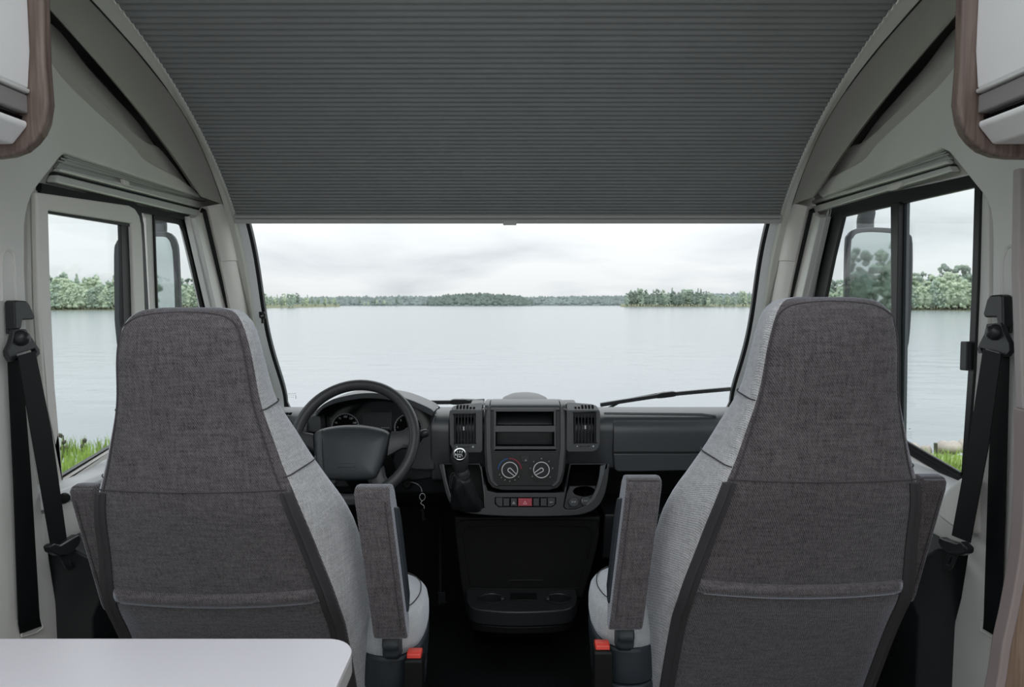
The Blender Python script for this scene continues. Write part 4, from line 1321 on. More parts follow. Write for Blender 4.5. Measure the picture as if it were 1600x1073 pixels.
for cx_, cy_, ang, nm in ((796.5, 734.2, -42, 'temperature'), (846, 734, 212, 'fan')):
    ds = dp('dial', [(circ(cx_, cy_, 19.5), CS, .004, .0065)], 'gloss' if False else 'hvac', .001, stack)
    dp('dial_knob', [(circ(cx_, cy_, 13), CS, .006, .022)], 'hvac', .002, ds)
    dp('chrome_ring', [(circ(cx_, cy_, 12.9), CS, .0215, .0235, [circ(cx_, cy_, 11.6)])], 'white', .0004, ds)
    # raised grip with a bright outline
    c_, s__ = math.cos(math.radians(ang)), math.sin(math.radians(ang))

    def rot(u, v):
        return (cx_ + u * c_ - v * s__ * 1, cy_ - (u * s__ + v * c_))
    grip = [rot(11.4, 2.6)] + [rot(1.2 + 3.6 * math.cos(math.radians(a)) - 1.2, 3.6 * math.sin(math.radians(a))) for a in range(80, 281, 20)] + [rot(11.4, -2.6)]
    gin = [rot(11.2, 1.5)] + [rot(1.0 + 2.3 * math.cos(math.radians(a)) - 1.0, 2.3 * math.sin(math.radians(a))) for a in range(80, 281, 20)] + [rot(11.2, -1.5)]
    dp('grip', [(grip, CS, .0215, .027)], 'hvac', .0008, ds)
    dp('grip_outline', [(grip[:-1] + [grip[-1]] + gin[::-1], CS, .0268, .0278)], 'white', 0, ds)
    if nm == 'temperature':
        dp('cold_arc', [(arcband(cx_, cy_, 17.2, 19, 100, 176), CS, .0062, .0072)], 'bluearc', 0, ds)
        dp('warm_arc', [(arcband(cx_, cy_, 17.2, 19, 4, 94), CS, .0062, .0072)], 'redarc', 0, ds)
        ticks = [205, 222, 244, 270, 297, 322]
    else:
        ticks = [8, 48, 90, 133, 172, 216, 320]
    items = []
    for a in ticks:
        u, v = cx_ + 17.6 * math.cos(math.radians(a)), cy_ - 17.6 * math.sin(math.radians(a))
        items.append((circ(u, v, 1.0, .8, 6), CS, .0062, .0072))
        items.append((rrect(u - .4, v - 1.7, u + 1.4, v - 1.2, .2, 2), CS, .0062, .0072))
    dp('dial_symbols', items, 'mark', 0, ds)['kind'] = 'stuff'
bt = dp('defrost_button', [([(813, 711.5), (828.5, 711.5), (826.5, 721), (824.5, 722.5), (817, 722.5), (815, 721)], CS, .004, .009)], 'dash2', .001, stack)
dp('symbol', [([(820, 720), (823, 720), (821.5, 717)], CS, .009, .0096)], 'mark', 0, bt)

# air vent pods on both sides of the stack
for (pod, op, tab, grid, lab) in (
        ([(702, 646), (703, 641), (754, 641), (754, 703), (751, 707), (716, 707), (708, 703), (703, 694)], (708.6, 646, 743.5, 694), (721.5, 664, 727.5, 673.5), (712, 743, 632.6, 637.8, 1), 'l'),
        ([(885, 641), (936.8, 641), (938, 648), (937.5, 694), (933, 703), (926, 705.5), (888, 706), (885, 702)], (896, 643.6, 932, 693), (911.5, 662, 917.5, 671.5), (897, 929, 632.6, 637.4, -1), 'r')):
    PV = plane(2.035, 0.80, 6)
    x0, y0_, x1, y1_ = op
    pd = dp('vent_pod', [(pod, PV, -.10, .012, [rrect(x0 - 1, y0_ - 1, x1 + 1, y1_ + 1, 1.5, 3)])], 'dash', .006)
    dp('vent_surround', [(rrect(x0 - 1.5, y0_ - 1.5, x1 + 1.5, y1_ + 1.5, 2, 3), PV, -.005, .0135, [rrect(x0, y0_, x1, y1_, 1.2, 3)])], 'hvac', .001, pd)
    dp('vent_throat', [(rrect(x0 - 1, y0_ - 1, x1 + 1, y1_ + 1, 1, 2), PV, -.075, -.06)], 'void', 0, pd)
    n_ = 7
    for k in range(n_):
        xc = x0 + (x1 - x0) * (k + .5) / n_
        dp('louvre', [([(xc - .75, y0_), (xc + .75, y0_), (xc + .75, y1_), (xc - .75, y1_)], PV, -.010, .006)], 'dash2', .0006, pd)
    dp('vent_tab', [(rrect(tab[0], tab[1], tab[2], tab[3], 1), PV, .004, .016)], 'dash2', .001, pd)
    dp('chrome_insert', [(rrect(tab[0] + 1.5, tab[1] + 2, tab[2] - 1.5, tab[3] - 1, .6), PV, .0158, .017)], 'white', .0003, pd)
    # thumb wheel under the louvres with its marks
    xm = (x0 + x1) / 2
    dp('thumb_wheel', [(rrect(xm - 8, y1_ + 2.6, xm + 8, y1_ + 5.4, 1.2), PV, .008, .0145)], 'hvac', .001, pd)
    dp('wheel_mark', [(circ(xm + 13, y1_ + 4, 1.3, n=10), PV, .0118, .0126)], 'white', 0, pd)
    dp('wheel_mark', [(circ(xm - 12, y1_ + 4, .9, n=8), PV, .0118, .0126)], 'white', 0, pd)
    # defroster slots in the top of the pod
    pf_ = AP(730, 641, PV, .012)
    PT = plane(pf_.y, pf_.z, 64)
    tp_ = [(703, 641.5), (704.5, 637), (708, 633.5), (716, 631), (752, 628), (754, 628.5), (754, 641.5)] if lab == 'l' else [(885, 641.5), (885, 628.5), (888, 627.5), (925, 630.5), (932, 633), (935.5, 637), (936.8, 641.5)]
    dp('pod_top', [(tp_, PT, -.03, 0)], 'dash', .005, pd)
    gx0, gx1, gy0, gy1, sgn = grid
    for k in range(6):
        a = gx0 + (gx1 - gx0) * (k + .18) / 6; b__ = gx0 + (gx1 - gx0) * (k + .78) / 6
        sh = .45 if (k if sgn > 0 else 5 - k) >= 4 else 1
        dp('demister_slot', [([(a + .6 * sgn, gy1 - (gy1 - gy0) * sh), (b__ + .6 * sgn, gy1 - (gy1 - gy0) * sh), (b__, gy1), (a, gy1)], PT, -.004, .0016)], 'void', 0, pd)
# end vent slots at the far driver side
dp('end_vent', [([(442 + k * 5.2, 644.2), (446 + k * 5.2, 644.2), (443.5 + k * 5.2, 647.6), (439.5 + k * 5.2, 647.6)], plane(2.11, .87, 30), .004, .008) for k in range(3)], 'void', 0)

# dome speaker on top of the stack
dm = AY(820, 624, 2.30)
build('speaker_dome', MB().lathe([(.088, -.03), (.088, -.008), (.080, .004), (.06, .014), (.03, .019), (.001, .020)], (dm.x, 2.30, dm.z), (0, -.08, 1), 36), M['dash'], da, smooth=60)
for sx_ in (-1, 1):
    q0 = AY(820 + sx_ * 72 - 2, 628, 2.25)
    build('dash_cover', MB().box((q0.x, 2.25, q0.z - .012), (.045, .10, .026)), M['dash2'], da, bevel=.006)

# gear console: wide lower surround with gear well, switch row and storage bin
GC = plane(1.985, 0.66, 14)
gc_poly = sp2([(684, 724), (690, 745), (696, 770), (704, 788), (715, 797), (735, 802.5), (777, 806), (830, 807), (886, 806), (912, 803), (930, 795), (942, 780), (949, 757), (953, 724)], 4) + [(945, 724), (890, 724), (886, 745), (880, 768), (866, 769.5), (776, 769.5), (762, 766), (755, 745), (750, 724)]
gwell = [(693, 727), (700, 725.5), (748, 725.5), (752, 740), (757, 775), (757.5, 792), (752, 794.5), (730, 793), (714, 788), (704, 775), (697, 750)]
bin_ = [(892, 726), (945, 725.5), (942, 742), (936, 762), (928, 778), (917, 788), (900, 795), (884, 795.5), (880.5, 792), (884, 772), (888, 748)]
gcon = dp('gear_console', [(gc_poly, GC, -.09, .006, [gwell, bin_])], 'dash2', .004)
dp('gear_well', [([(a, b_) for a, b_ in gwell], GC, -.088, -.06)], 'black', 0, gcon)
dp('bin_floor', [([(a, b_) for a, b_ in bin_], GC, -.088, -.07)], 'void', 0, gcon)
dp('bin_tray', [([(889.5, 759), (934, 758.5), (934, 764), (927, 778), (916, 788), (900, 795), (885, 795), (881, 791.5), (885, 772)], GC, -.06, -.012, [circ(912.8, 767.5, 17, 8, 28)])], 'dash2', .002, gcon)
dp('bin_rim', [([(938, 727), (947, 725), (944, 742), (938, 763), (930, 780), (918, 790.5), (914, 788), (925, 776.5), (932, 761), (936, 744)], GC, .004, .0085)], 'dash', .002, gcon)
dp('well_rim', [([(690, 725), (694, 725), (698, 750), (705, 774), (715, 787), (731, 791.5), (752, 793), (751.5, 796), (730, 795), (713, 790), (702, 776), (695, 752)], GC, .004, .0075), ([(750.5, 728), (752.5, 728), (758.5, 775), (758.5, 793), (756.5, 793), (756, 775)], GC, .004, .0075)], 'dash', .0015, gcon)
for cx_, cy_, nm in ((896.4, 784.5, 'a'), (915.5, 783, 'b')):
    so_ = dp('socket_cap', [(circ(cx_, cy_, 8.2, 7.2, 24), GC, -.012, .004)], 'pad', .002, gcon)
    it = [(rrect(cx_ - 3.6, cy_ - 2.2, cx_ - .4, cy_ + .8, .5), GC, .004, .0047), (rrect(cx_ + .4, cy_ - 2.2, cx_ + 3.4, cy_ + .8, .5), GC, .004, .0047)]
    if nm == 'b':
        it = [(arcband(cx_, cy_ - 1, 5.4, 6.2, 155, 205, 5), GC, .004, .0047), (arcband(cx_, cy_ - 1, 5.4, 6.2, -25, 25, 5), GC, .004, .0047)] + [(rrect(cx_ - 3.2 + k * 2.3, cy_ - 2.2, cx_ - 1.4 + k * 2.3, cy_ + .6, .4), GC, .004, .0047) for k in range(3)]
    it += [(rrect(cx_ - 4, cy_ - 6.4, cx_ - 1, cy_ - 5.8, .2), GC, .004, .0047), (rrect(cx_ + 1, cy_ - 6.4, cx_ + 4, cy_ - 5.8, .2), GC, .004, .0047)]
    dp('socket_symbol', it, 'mark', 0, so_)
# switch row
bx = [774.2, 785.6, 797.0, 808.6, 832.2, 843.6, 855.4, 867.6]
dp('switch_bezel', [([(773, 776.5), (869, 776.5), (869, 787), (863, 792), (779, 792), (773, 787)], GC, .003, .0075)], 'void', .001, gcon)
for k in range(7):
    a, b_ = bx[k] + .35, bx[k + 1] - .35
    poly = rrect(a, 777.4, b_, 791, .8, 2)
    if k == 0:
        poly = [(a, 777.4), (b_, 777.4), (b_, 791), (a + 6, 791), (a + 2, 789), (a, 785)]
    if k == 6:
        poly = [(a, 777.4), (b_, 777.4), (b_, 785), (b_ - 2, 789), (b_ - 6, 791), (a, 791)]
    sw = dp('hazard_switch' if k == 3 else 'rocker_switch', [(poly, GC, .005, .012 if k == 3 else .010)], 'red' if k == 3 else 'dash2', .001, gcon)
    if k == 3:
        sw['label'] = 'red hazard warning switch with a triangle outline'
    hh = (.012, .0127) if k == 3 else (.010, .0107)
    xc = (a + b_) / 2

    def tri(s_, yc):
        o3_ = [(xc + s_ * math.cos(math.radians(q_)), yc - s_ * math.sin(math.radians(q_))) for q_ in (90, 210, 330)]
        i3_ = [(xc + s_ * .55 * math.cos(math.radians(q_)), yc - s_ * .55 * math.sin(math.radians(q_))) for q_ in (90, 210, 330)]
        return o3_, i3_
    if k == 3:
        o3_, i3_ = tri(3.6, 785.6)
        dp('triangle', [(o3_, GC, hh[0], hh[1], [i3_])], 'pink', 0, sw)
    elif k == 2:
        o3_, i3_ = tri(2.9, 785.6)
        dp('triangle', [(o3_, GC, hh[0], hh[1], [i3_]), (circ(xc, 785.8, .7, n=6), GC, hh[0], hh[1])], 'mark', 0, sw)
    elif k == 6:
        dp('door_lock_symbol', [(rrect(xc - 3, 782.8, xc + 2.6, 785.8, 1), GC, hh[0], hh[1], [rrect(xc - 2.2, 783.5, xc - .5, 785.1, .4), rrect(xc + .2, 783.5, xc + 1.8, 785.1, .4)])], 'mark', 0, sw)

# lower console with cup holder tray
LC = plane(2.10, 0.45, 4)
lo_poly = sp2([(708, 806), (711, 850), (719, 910), (724, 945), (735, 965)], 3) + [(893, 965)] + sp2([(893, 965), (905, 945), (912, 915), (930, 860), (940, 806)], 3)[1:]
low = dp('lower_console', [(lo_poly, LC, -.20, 0)], 'black', .01)
dp('console_recess_frame', [(sp2([(712, 830), (716, 818), (730, 813), (815, 812), (918, 813), (932, 818), (936, 830), (930, 865), (912, 925), (900, 932), (815, 933), (735, 932), (724, 925), (716, 865)], 3), LC, -.002, .006, [sp2([(722, 838), (726, 828), (740, 823), (815, 822), (908, 823), (922, 828), (925, 838), (920, 865), (905, 912), (895, 918), (815, 919), (742, 918), (734, 912), (727, 865)], 3)])], 'black', .004, low)
dp('bottle_rest', [(rrect(795, 905, 848, 908, 1), LC, 0, .006)], 'dash2', .001, low)
zt_ = AY(812, 934, 2.02).z
tx0, tx1 = AY(725, 945, 1.97).x, AY(906, 945, 1.97).x
ring = [(tx0, 2.12), (tx0 + .004, 2.02), (tx0 + .03, 1.955), (tx0 + .09, 1.935), (XM + .03, 1.928), (tx1 - .09, 1.935), (tx1 - .03, 1.955), (tx1 - .004, 2.02), (tx1, 2.12)]
ring = [(p.x, p.y) for p in smoothpath([(a, b_, 0) for a, b_ in ring], 4)]
cupL, cupR = AZ(768, 934, zt_), AZ(873, 934, zt_)
hol = [[Vector((c_.x + .042 * math.cos(a), c_.y + .036 * math.sin(a), zt_ - .05)) for a in [2 * PI * i / 24 for i in range(24)]] for c_ in (cupL, cupR)]
mb = MB().prism([(a, b_, zt_ - .05) for a, b_ in ring], (0, 0, .05), hol)
tray = build('cup_tray', mb, M['dash2'], low, bevel=.006)
build('tray_base', MB().prism([(XM + .02 + (a - XM - .02) * .96, b_ + .004, zt_ - .075) for a, b_ in ring], (0, 0, .024)), M['black'], low, bevel=.004)
for c_ in (cupL, cupR):
    build('cup_rim', MB().tube([Vector((c_.x + .044 * math.cos(a), c_.y + .038 * math.sin(a), zt_ + .0015)) for a in [2 * PI * i / 28 for i in range(28)]], .0022, 6, loop=True), M['dash2'], tray if False else low)
    s_ = 1 if c_.x < 0.02 else -1
    build('cup_clip', MB().box((c_.x + s_ * .036, c_.y - .004, zt_ - .008), (.012, .02, .026)), M['pad'], low, bevel=.004)
cm = AZ(818, 934, zt_)
build('coin_tray', MB().box((cm.x, cm.y + .005, zt_ + .001), (.086, .05, .006)), M['black'], low, bevel=.002)
body(XM - .12, XM + .16, [(2.26, .004), (2.22, zt_ - .07), (2.30, zt_ - .07), (2.30, .004)], 'console_foot', 'void', .01)

# ------------------------------------------------------------------ instrument binnacle
BH = plane(2.06, 0.90, 0)
out_ = sp2([(492, 649), (495, 642), (502, 634), (512, 627.5), (525, 622), (551, 616), (574, 613.8), (593, 614.5), (615, 617.5), (634, 622), (655, 630), (672, 638), (678, 643)], 3)
inn_ = sp2([(676, 647), (673, 649), (652, 638.5), (630, 629.5), (606, 624.5), (585, 622.5), (561, 623), (528, 629), (509, 636), (500, 643), (494, 651)], 3)
mb = MB(); secs = []
for (dy_, grow) in ((0.0, 0), (-.006, .3), (0.004, .9), (.10, .7), (.24, .15)):
    pass
outer = [AP(a, b_, BH) for a, b_ in out_]
inner = [AP(a, b_, BH) for a, b_ in inn_]
mb.prism(outer + inner, (0, .02, 0))
k0 = len(outer)
# hood top continues forward and down to the dash
back1 = [p + Vector((0, .14, -.004)) for p in outer]
back2 = [p + Vector((0, .30, -.05)) for p in outer]
hood = MB().prism(outer + inner, (0, .022, 0))
hood.loft([[p + Vector((0, .004, 0)) for p in outer], back1, back2], closed=False, caps=False)
hd_ = build('instrument_hood', hood, M['dash'], da, bevel=.0015, smooth=50)
# shroud closing the inside of the hood, cluster face and side cheeks
IC = plane(2.15, 0.86, 12)
face = [(486, 760), (486, 655), (500, 640), (530, 627), (575, 620), (630, 624), (665, 640), (680, 655), (672, 680), (650, 720), (620, 760)]
ic = dp('instrument_cluster', [(face, IC, -.01, 0)], 'gloss', .002)
mb = MB()
inr = list(reversed(inner))
mb.loft([[p + Vector((0, .006, 0)) for p in inr], [p + Vector((0, .10, -.012)) for p in inr]], closed=False, caps=False)
build('hood_lining', mb, M['black'], hd_)
for cx_, cy_, r_, nm, nums, a0, st_ in ((539.5, 667, 21, 'speedometer', ['20', '40', '60', '80', '100', '120', '140', '160', '180'], 222, -33), (637.5, 668, 21, 'rev_counter', ['0', '1', '2', '3', '4', '5', '6'], 222, -44)):
    dl = dp(nm, [(circ(cx_, cy_, r_ - .5, n=40), IC, -.001, .003)], 'void', .001, ic)
    dp('dial_rim', [(circ(cx_, cy_, r_ + .6, n=40), IC, .002, .0055, [circ(cx_, cy_, r_ - .5, n=40)])], 'mark', .0004, dl)
    for k, nn_ in enumerate(nums):
        a = math.radians(a0 + st_ * k)
        text('numeral', nn_, .0085, IC, cx_ + (r_ - 5) * math.cos(a), cy_ - (r_ - 5) * math.sin(a), .0034, M['mark'], dl)
    dp('tick_marks', [([(cx_ + r1 * math.cos(a + da_), cy_ - r1 * math.sin(a + da_)) for r1, da_ in ((r_ - 2.2, -.012), (r_ - .9, -.012), (r_ - .9, .012), (r_ - 2.2, .012))], IC, .003, .0036) for a in [math.radians(222 - 264 * i / 24) for i in range(25)]], 'mark', 0, dl)
    an = math.radians(215)
    dp('needle', [([(cx_ + 15 * math.cos(an), cy_ - 15 * math.sin(an)), (cx_ + 1.2 * math.cos(an + 1.57), cy_ - 1.2 * math.sin(an + 1.57)), (cx_ + 1.2 * math.cos(an - 1.57), cy_ - 1.2 * math.sin(an - 1.57))], IC, .005, .0065)], 'mark', 0, dl)
dp('display', [(rrect(567, 643, 611, 672, 1), IC, 0, .003)], 'hvac', .001, ic)
dp('display_frame', [(rrect(566, 642, 612, 673, 1), IC, 0, .004, [rrect(567, 643, 611, 672, 1)]), ([(609.5, 643), (611.5, 643), (611.5, 672), (609.5, 672)], IC, 0, .007)], 'dash2', .0005, ic)
dp('display_digits', [(rrect(596 + 2.6 * k, 667, 597.8 + 2.6 * k, 669, .3), IC, .003, .0036) for k in range(5)], 'mark', 0, ic)
# cheeks left and right of the cluster
dp('binnacle_cheek', [(sp2([(478, 675), (478, 660), (484, 651), (494, 648), (500, 652), (502, 668), (500, 676)], 3), plane(2.09, .86, 4), -.05, .0)], 'dash', .01)
dp('binnacle_cheek', [([(680, 646), (672, 662), (660, 685), (648, 705), (630, 730), (650, 735), (680, 735)], plane(2.10, .83, 3), -.05, .034)], 'dash', .008)
dp('column_side_panel', [([(620, 700), (650, 690), (700, 712), (700, 728), (690, 745), (640, 752), (600, 750)], plane(2.11, .75, 4), -.05, 0.0)], 'dash2', .006)

# ------------------------------------------------------------------ steering wheel
PWc = AY(554, 687, 1.86)
tilt = math.radians(31)
wn = Vector((0, -math.cos(tilt), math.sin(tilt)))
wu = Vector((0, math.sin(tilt), math.cos(tilt)))
sw_ = thing('steering_wheel', 'dark grey four spoke steering wheel with large centre pad', 'steering wheel', PWc)
WP = (PWc.copy(), wn)
R = 0.1755
rim = MB()
secs = []
nS = 72
for i in range(nS + 1):
    a = 2 * PI * i / nS
    dr = Vector((math.cos(a), 0, 0)) + wu * math.sin(a)
    c_ = PWc + dr * R
    secs.append([c_ + dr * (.0165 * math.cos(b_)) + wn * (.0175 * math.sin(b_)) for b_ in [2 * PI * j / 12 for j in range(12)]])
rim.loft(secs, True, False)
build('rim', rim, M['wheel'], sw_, smooth=80)
pad_ = sp2([(491, 690), (491, 682), (497, 674), (510, 669), (530, 665.5), (552, 664.5), (575, 666), (595, 670), (606, 675), (608.5, 681), (605, 700), (598, 722), (591, 740), (584, 747), (565, 749.5), (540, 750), (515, 749), (502, 745), (495, 730), (492, 710)], 3)
ctr = Vector((550, 708))
layers = [(.0, -.022), (1.0, -.022), (1.02, -.005), (1.0, .010), (.95, .022), (.86, .028), (.74, .0315), (.6, .0340), (.45, .0352), (.3, .0358), (.15, .036), (.01, .036)]
mb = MB(); secs = []
for sc, h in layers[1:]:
    secs.append([AP(ctr.x + (a - ctr.x) * sc, ctr.y + (b_ - ctr.y) * sc, WP, h) for a, b_ in pad_])
mb.loft(secs)
pd_ = build('airbag_pad', mb, M['pad'], sw_, smooth=60)
dp('pad_badge', [(rrect(524, 721.5, 556.5, 731.5, 2), WP, .028, .0362, [rrect(525, 722.5, 555.5, 730.5, 1.5)])], 'wheel', .0006, pd_)
build('pad_crease', MB().tube([AP(a, b_, WP, .0310 if i_ in (1, 2, 3) else .024) for i_, (a, b_) in enumerate(((503.5, 672), (503, 690), (503.5, 708), (505, 726), (508, 744)))], .0009, 5), M['seal'], pd_)
# spokes
def spoke(pts, hs, nm='spoke'):
    """pts: list of (edge a, edge b) pairs in the wheel plane from hub to rim"""
    mb = MB(); secs = []
    for (a, b_), h in zip(pts, hs):
        A_, B_ = AP(*a, WP, h), AP(*b_, WP, h)
        w = B_ - A_
        secs.append([A_ - wn * .010, A_ + wn * .004, A_ + w * .2 + wn * .010, A_ + w * .8 + wn * .010, B_ + wn * .004, B_ - wn * .010])
    mb.loft(secs)
    return build(nm, mb, M['wheel'], sw_, smooth=60)
spoke([((612, 674), (606, 712)), ((625, 674), (628, 700)), ((634, 671), (638, 700)), ((641, 664), (644, 712)), ((648, 655), (650, 728))], (.0, .0, .0, .0, -.002))
spoke([((490, 678), (492, 706)), ((478, 676), (477, 698)), ((470, 674), (469, 698)), ((463, 666), (462, 708)), ((455, 655), (456, 728))], (.0, .0, .0, .0, -.002))
spoke([((600, 728), (575, 752)), ((602, 742), (582, 762)), ((608, 752), (586, 772)), ((616, 758), (584, 781))], (-.004, -.006, -.006, -.004))
spoke([((498, 735), (525, 752)), ((500, 745), (520, 762)), ((497, 752), (518, 772)), ((488, 758), (522, 781))], (-.004, -.006, -.006, -.004))
build('hub', MB().lathe([(.07, -.06), (.075, -.02), (.06, .0)], PWc - wu * .02, wn, 28), M['black'], sw_)
for (a, b_) in ((643, 678), (463, 674)):
    build('thumb_switch', MB().lathe([(.011, -.004), (.011, .011), (.008, .0135)], AP(a, b_, WP, .0), wn, 16), M['pad'], sw_) if a < 500 else None
# steering column and stalks
scol = thing('steering_column', 'black steering column shroud with stalk behind the steering wheel', 'steering column', PWc - wn * .09)
mb = MB(); secs = []
for h, w_, u0, u1 in ((-.055, .062, -.085, .040), (-.14, .075, -.10, .055), (-.26, .08, -.11, .06)):
    c_ = PWc + wn * h
    secs.append([c_ + Vector((w_ * math.cos(a), 0, 0)) + wu * ((u0 + u1) / 2 + (u1 - u0) / 2 * math.sin(a)) for a in [2 * PI * i / 20 for i in range(20)]])
mb.loft(secs)
build('shroud', mb, M['black'], scol, smooth=50)
s0 = AP(622, 690, WP, -.08); s1 = AP(663, 677, WP, -.06)
build('stalk', MB().tube([s0, s0.lerp(s1, .5), s1], [.008, .008, .009], 10), M['black'], scol)
build('stalk_end', MB().lathe([(.009, -.012), (.013, -.008), (.0135, .004), (.010, .012), (.001, .014)], s1, (s1 - s0), 16), M['dash2'], scol)
s2 = AP(445, 680, WP, -.07); s3 = AP(490, 692, WP, -.08)
build('stalk', MB().tube([s3, s2], [.008, .009], 10), M['black'], scol)

# ------------------------------------------------------------------ ignition key with fob
kroot = AY(636, 757, 2.06)
ky = thing('key_bunch', 'ignition key with metal ring and black fob hanging below the wheel', 'keys', kroot)
build('lock_barrel', MB().lathe([(.014, -.05), (.014, 0), (.010, .004), (.001, .0045)], kroot, (0, -1, .1), 18), M['black'], ky)
kp = [AY(634, 757, 2.05), AY(641, 753, 2.035), AY(652, 756, 2.03), AY(658, 762, 2.03), AY(659, 768, 2.03)]
build('key_loop', MB().tube(smoothpath(kp, 4), .0016, 6), M['chrome'], ky)
rc = AY(660, 776, 2.03)
build('key_ring', MB().tube([rc + Vector((.009 * math.cos(a), .002 * math.sin(a), .011 * math.sin(a))) for a in [2 * PI * i / 20 for i in range(20)]], .0016, 6, loop=True), M['chrome'], ky)
build('clasp', MB().tube(smoothpath([AY(660, 782, 2.03), AY(657.5, 786, 2.03), AY(662, 789, 2.03), AY(663, 794, 2.03)], 4), .0020, 6), M['chrome'], ky)
fb = MB().prism([AY(a, b_, 2.035) for a, b_ in rrect(656, 793, 665.5, 816, 3)], (0, .012, 0))
build('fob', fb, M['black'], ky, bevel=.003)

# ------------------------------------------------------------------ gear lever
gk0 = AY(719, 714, 1.90)
gv = thing('gear_lever', 'black gear lever with chrome ringed knob and leather boot on the console', 'gear lever', AY(722, 790, 1.93))
kx = Vector((-.05, -.42, 1)).normalized()
facing = Vector((.06, -.78, .62)).normalized()
kc = AY(718.5, 716.6, 1.90)
build('knob', MB().lathe([(.012, -.052), (.019, -.047), (.024, -.025), (.0275, 0), (.0265, .014), (.020, .026), (.010, .031), (.001, .032)], kc, kx, 24), M['wheel'], gv, smooth=80)
dc = kc + facing * .0312
KX, KY = 718.4, 709.8
KP = (dc, facing)
kd = MB().lathe([(.0185, -.014), (.0185, -.001), (.0175, .0012), (.001, .0016)], dc, facing, 28)
build('knob_cap', kd, M['gloss'], gv)
build('chrome_ring', MB().lathe([(.0155, -.0005), (.0160, .003), (.0180, .0035), (.0195, .001), (.0195, -.004)], dc, facing, 32) if False else MB().tube([dc + facing.orthogonal().normalized() * (.0175 * math.cos(a)) + facing.cross(facing.orthogonal().normalized()) * (.0175 * math.sin(a)) + facing * .0012 for a in [2 * PI * i / 32 for i in range(32)]], .0022, 8, loop=True), M['chrome'], gv)
for i_, (tx, u, v) in enumerate((('1', -3.6, -4.0), ('3', 0, -4.4), ('5', 3.6, -4.0), ('2', -3.4, 3.2), ('4', 0, 3.6), ('6', 3.6, 3.0), ('R', -6.2, .4))):
    text('numeral', tx, .0080, KP, KX + u, KY + v, .0022, M['white'], gv)
dp('shift_gate', [(rrect(KX + u - .4, KY - 2, KX + u + .4, KY + 2, .1, 2), KP, .0014, .0021) for u in (-3, 0, 3)] + [(rrect(KX - 4.4, KY - .4, KX + 3.4, KY + .4, .1, 2), KP, .0014, .0021)], 'white', 0, gv)
build('collar', MB().lathe([(.020, -.010), (.022, 0), (.018, .010), (.013, .014)], AY(722, 737, 1.915), kx, 22), M['wheel'], gv)
build('collar_ring', MB().lathe([(.0235, -.004), (.0245, 0), (.0235, .004)], AY(722, 741.5, 1.918), kx, 22), M['pad'], gv)
mb = MB(); secs = []
rng = random.Random(3)
ntop = 28
for k, (cx_, cy_, rx_, ry_, yv_) in enumerate(((723, 744, 12, 4, 1.922), (723, 750, 14, 5, 1.925), (724, 760, 17.5, 5, 1.935), (727, 771, 20, 6, 1.95), (730, 782, 25, 6, 1.965), (731, 791, 27, 4, 1.985), (731, 796, 24, 3, 2.0))):
    sec_ = []
    for i in range(ntop):
        a = 2 * PI * i / ntop
        wr = 1 + .10 * math.sin(3 * a + k * 1.3) * (k in (2, 3, 4)) + .05 * math.sin(7 * a - k)
        p = AY(cx_ + rx_ * math.cos(a) * wr, cy_, yv_)
        sec_.append(p + Vector((0, .045 * math.sin(a) * wr * (0.7 + k * .06), .004 * math.sin(2 * a + k))))
    secs.append(sec_)
mb.loft(secs)
bo = build('boot', mb, M['boot'], gv, smooth=80)
sd = bo.modifiers.new('sub', 'SUBSURF'); sd.levels = sd.render_levels = 2
build('pull_cord', MB().tube(smoothpath([AY(712, 737, 1.915), AY(705, 741, 1.91), AY(702.5, 752, 1.912), AY(703.5, 763, 1.918), AY(705, 757, 1.915), AY(706.5, 746, 1.912), AY(712, 739, 1.915)], 4), .0012, 6), M['pad'], gv)

# pedal seen in the footwell
pe_ = thing('clutch_pedal', 'dark pedal pad in the black driver footwell left of the console', 'pedal', AY(690, 935, 2.30))
build('pad', MB().prism([AY(a, b_, 2.30) for a, b_ in rrect(683, 923, 698, 944, 2)], (0, .02, -.01)), M['dash2'], pe_, bevel=.003)
build('arm', MB().tube([AY(688, 926, 2.32), AY(688, 880, 2.36), AY(688, 800, 2.45)], .008, 8), M['black'], pe_)

# ------------------------------------------------------------------ wipers
for pts, blade_r, lab in (
        ([(1142, 607.5), (1090, 612), (1040, 617), (985, 625), (938, 632.5)], .010, 'black windscreen wiper resting across the passenger side of the screen'),
        ([(610, 629), (680, 628.5), (720, 628), (757, 626)], .009, 'black windscreen wiper lying low behind the steering wheel')):
    P3 = [AY(a, b_, 2.80 - (0.0 if len(pts) == 5 else .02)) for a, b_ in pts]
    wr_ = thing('wiper', lab, 'wiper', P3[-1], group='windscreen wipers')
    sp_ = smoothpath(P3, 6)
    mb = MB().loft([[p + Vector((0, -.006, .0085)), p + Vector((0, .010, .0085)), p + Vector((0, .014, -.004)), p + Vector((0, -.008, -.0085))] for p in sp_])
    build('blade', mb, M['seal'], wr_, bevel=.002)
    k = P3[2]
    dd = (P3[1] - P3[2]).normalized()
    build('adapter', MB().loft([[k + dd * h + Vector((0, -.012, z1)), k + dd * h + Vector((0, .012, z1)), k + dd * h + Vector((0, .012, z0_)), k + dd * h + Vector((0, -.012, z0_))] for h, z1, z0_ in ((-.04, .009, -.010), (-.02, .013, -.011), (.03, .014, -.010), (.045, .010, -.008))]), M['seal'], wr_, bevel=.003)
    build('arm', MB().tube([k + Vector((0, .012, .008)), P3[-1].lerp(k, .35) + Vector((0, .02, .0)), P3[-1] + Vector((.02, .03, -.03))], .006, 8), M['seal'], wr_)

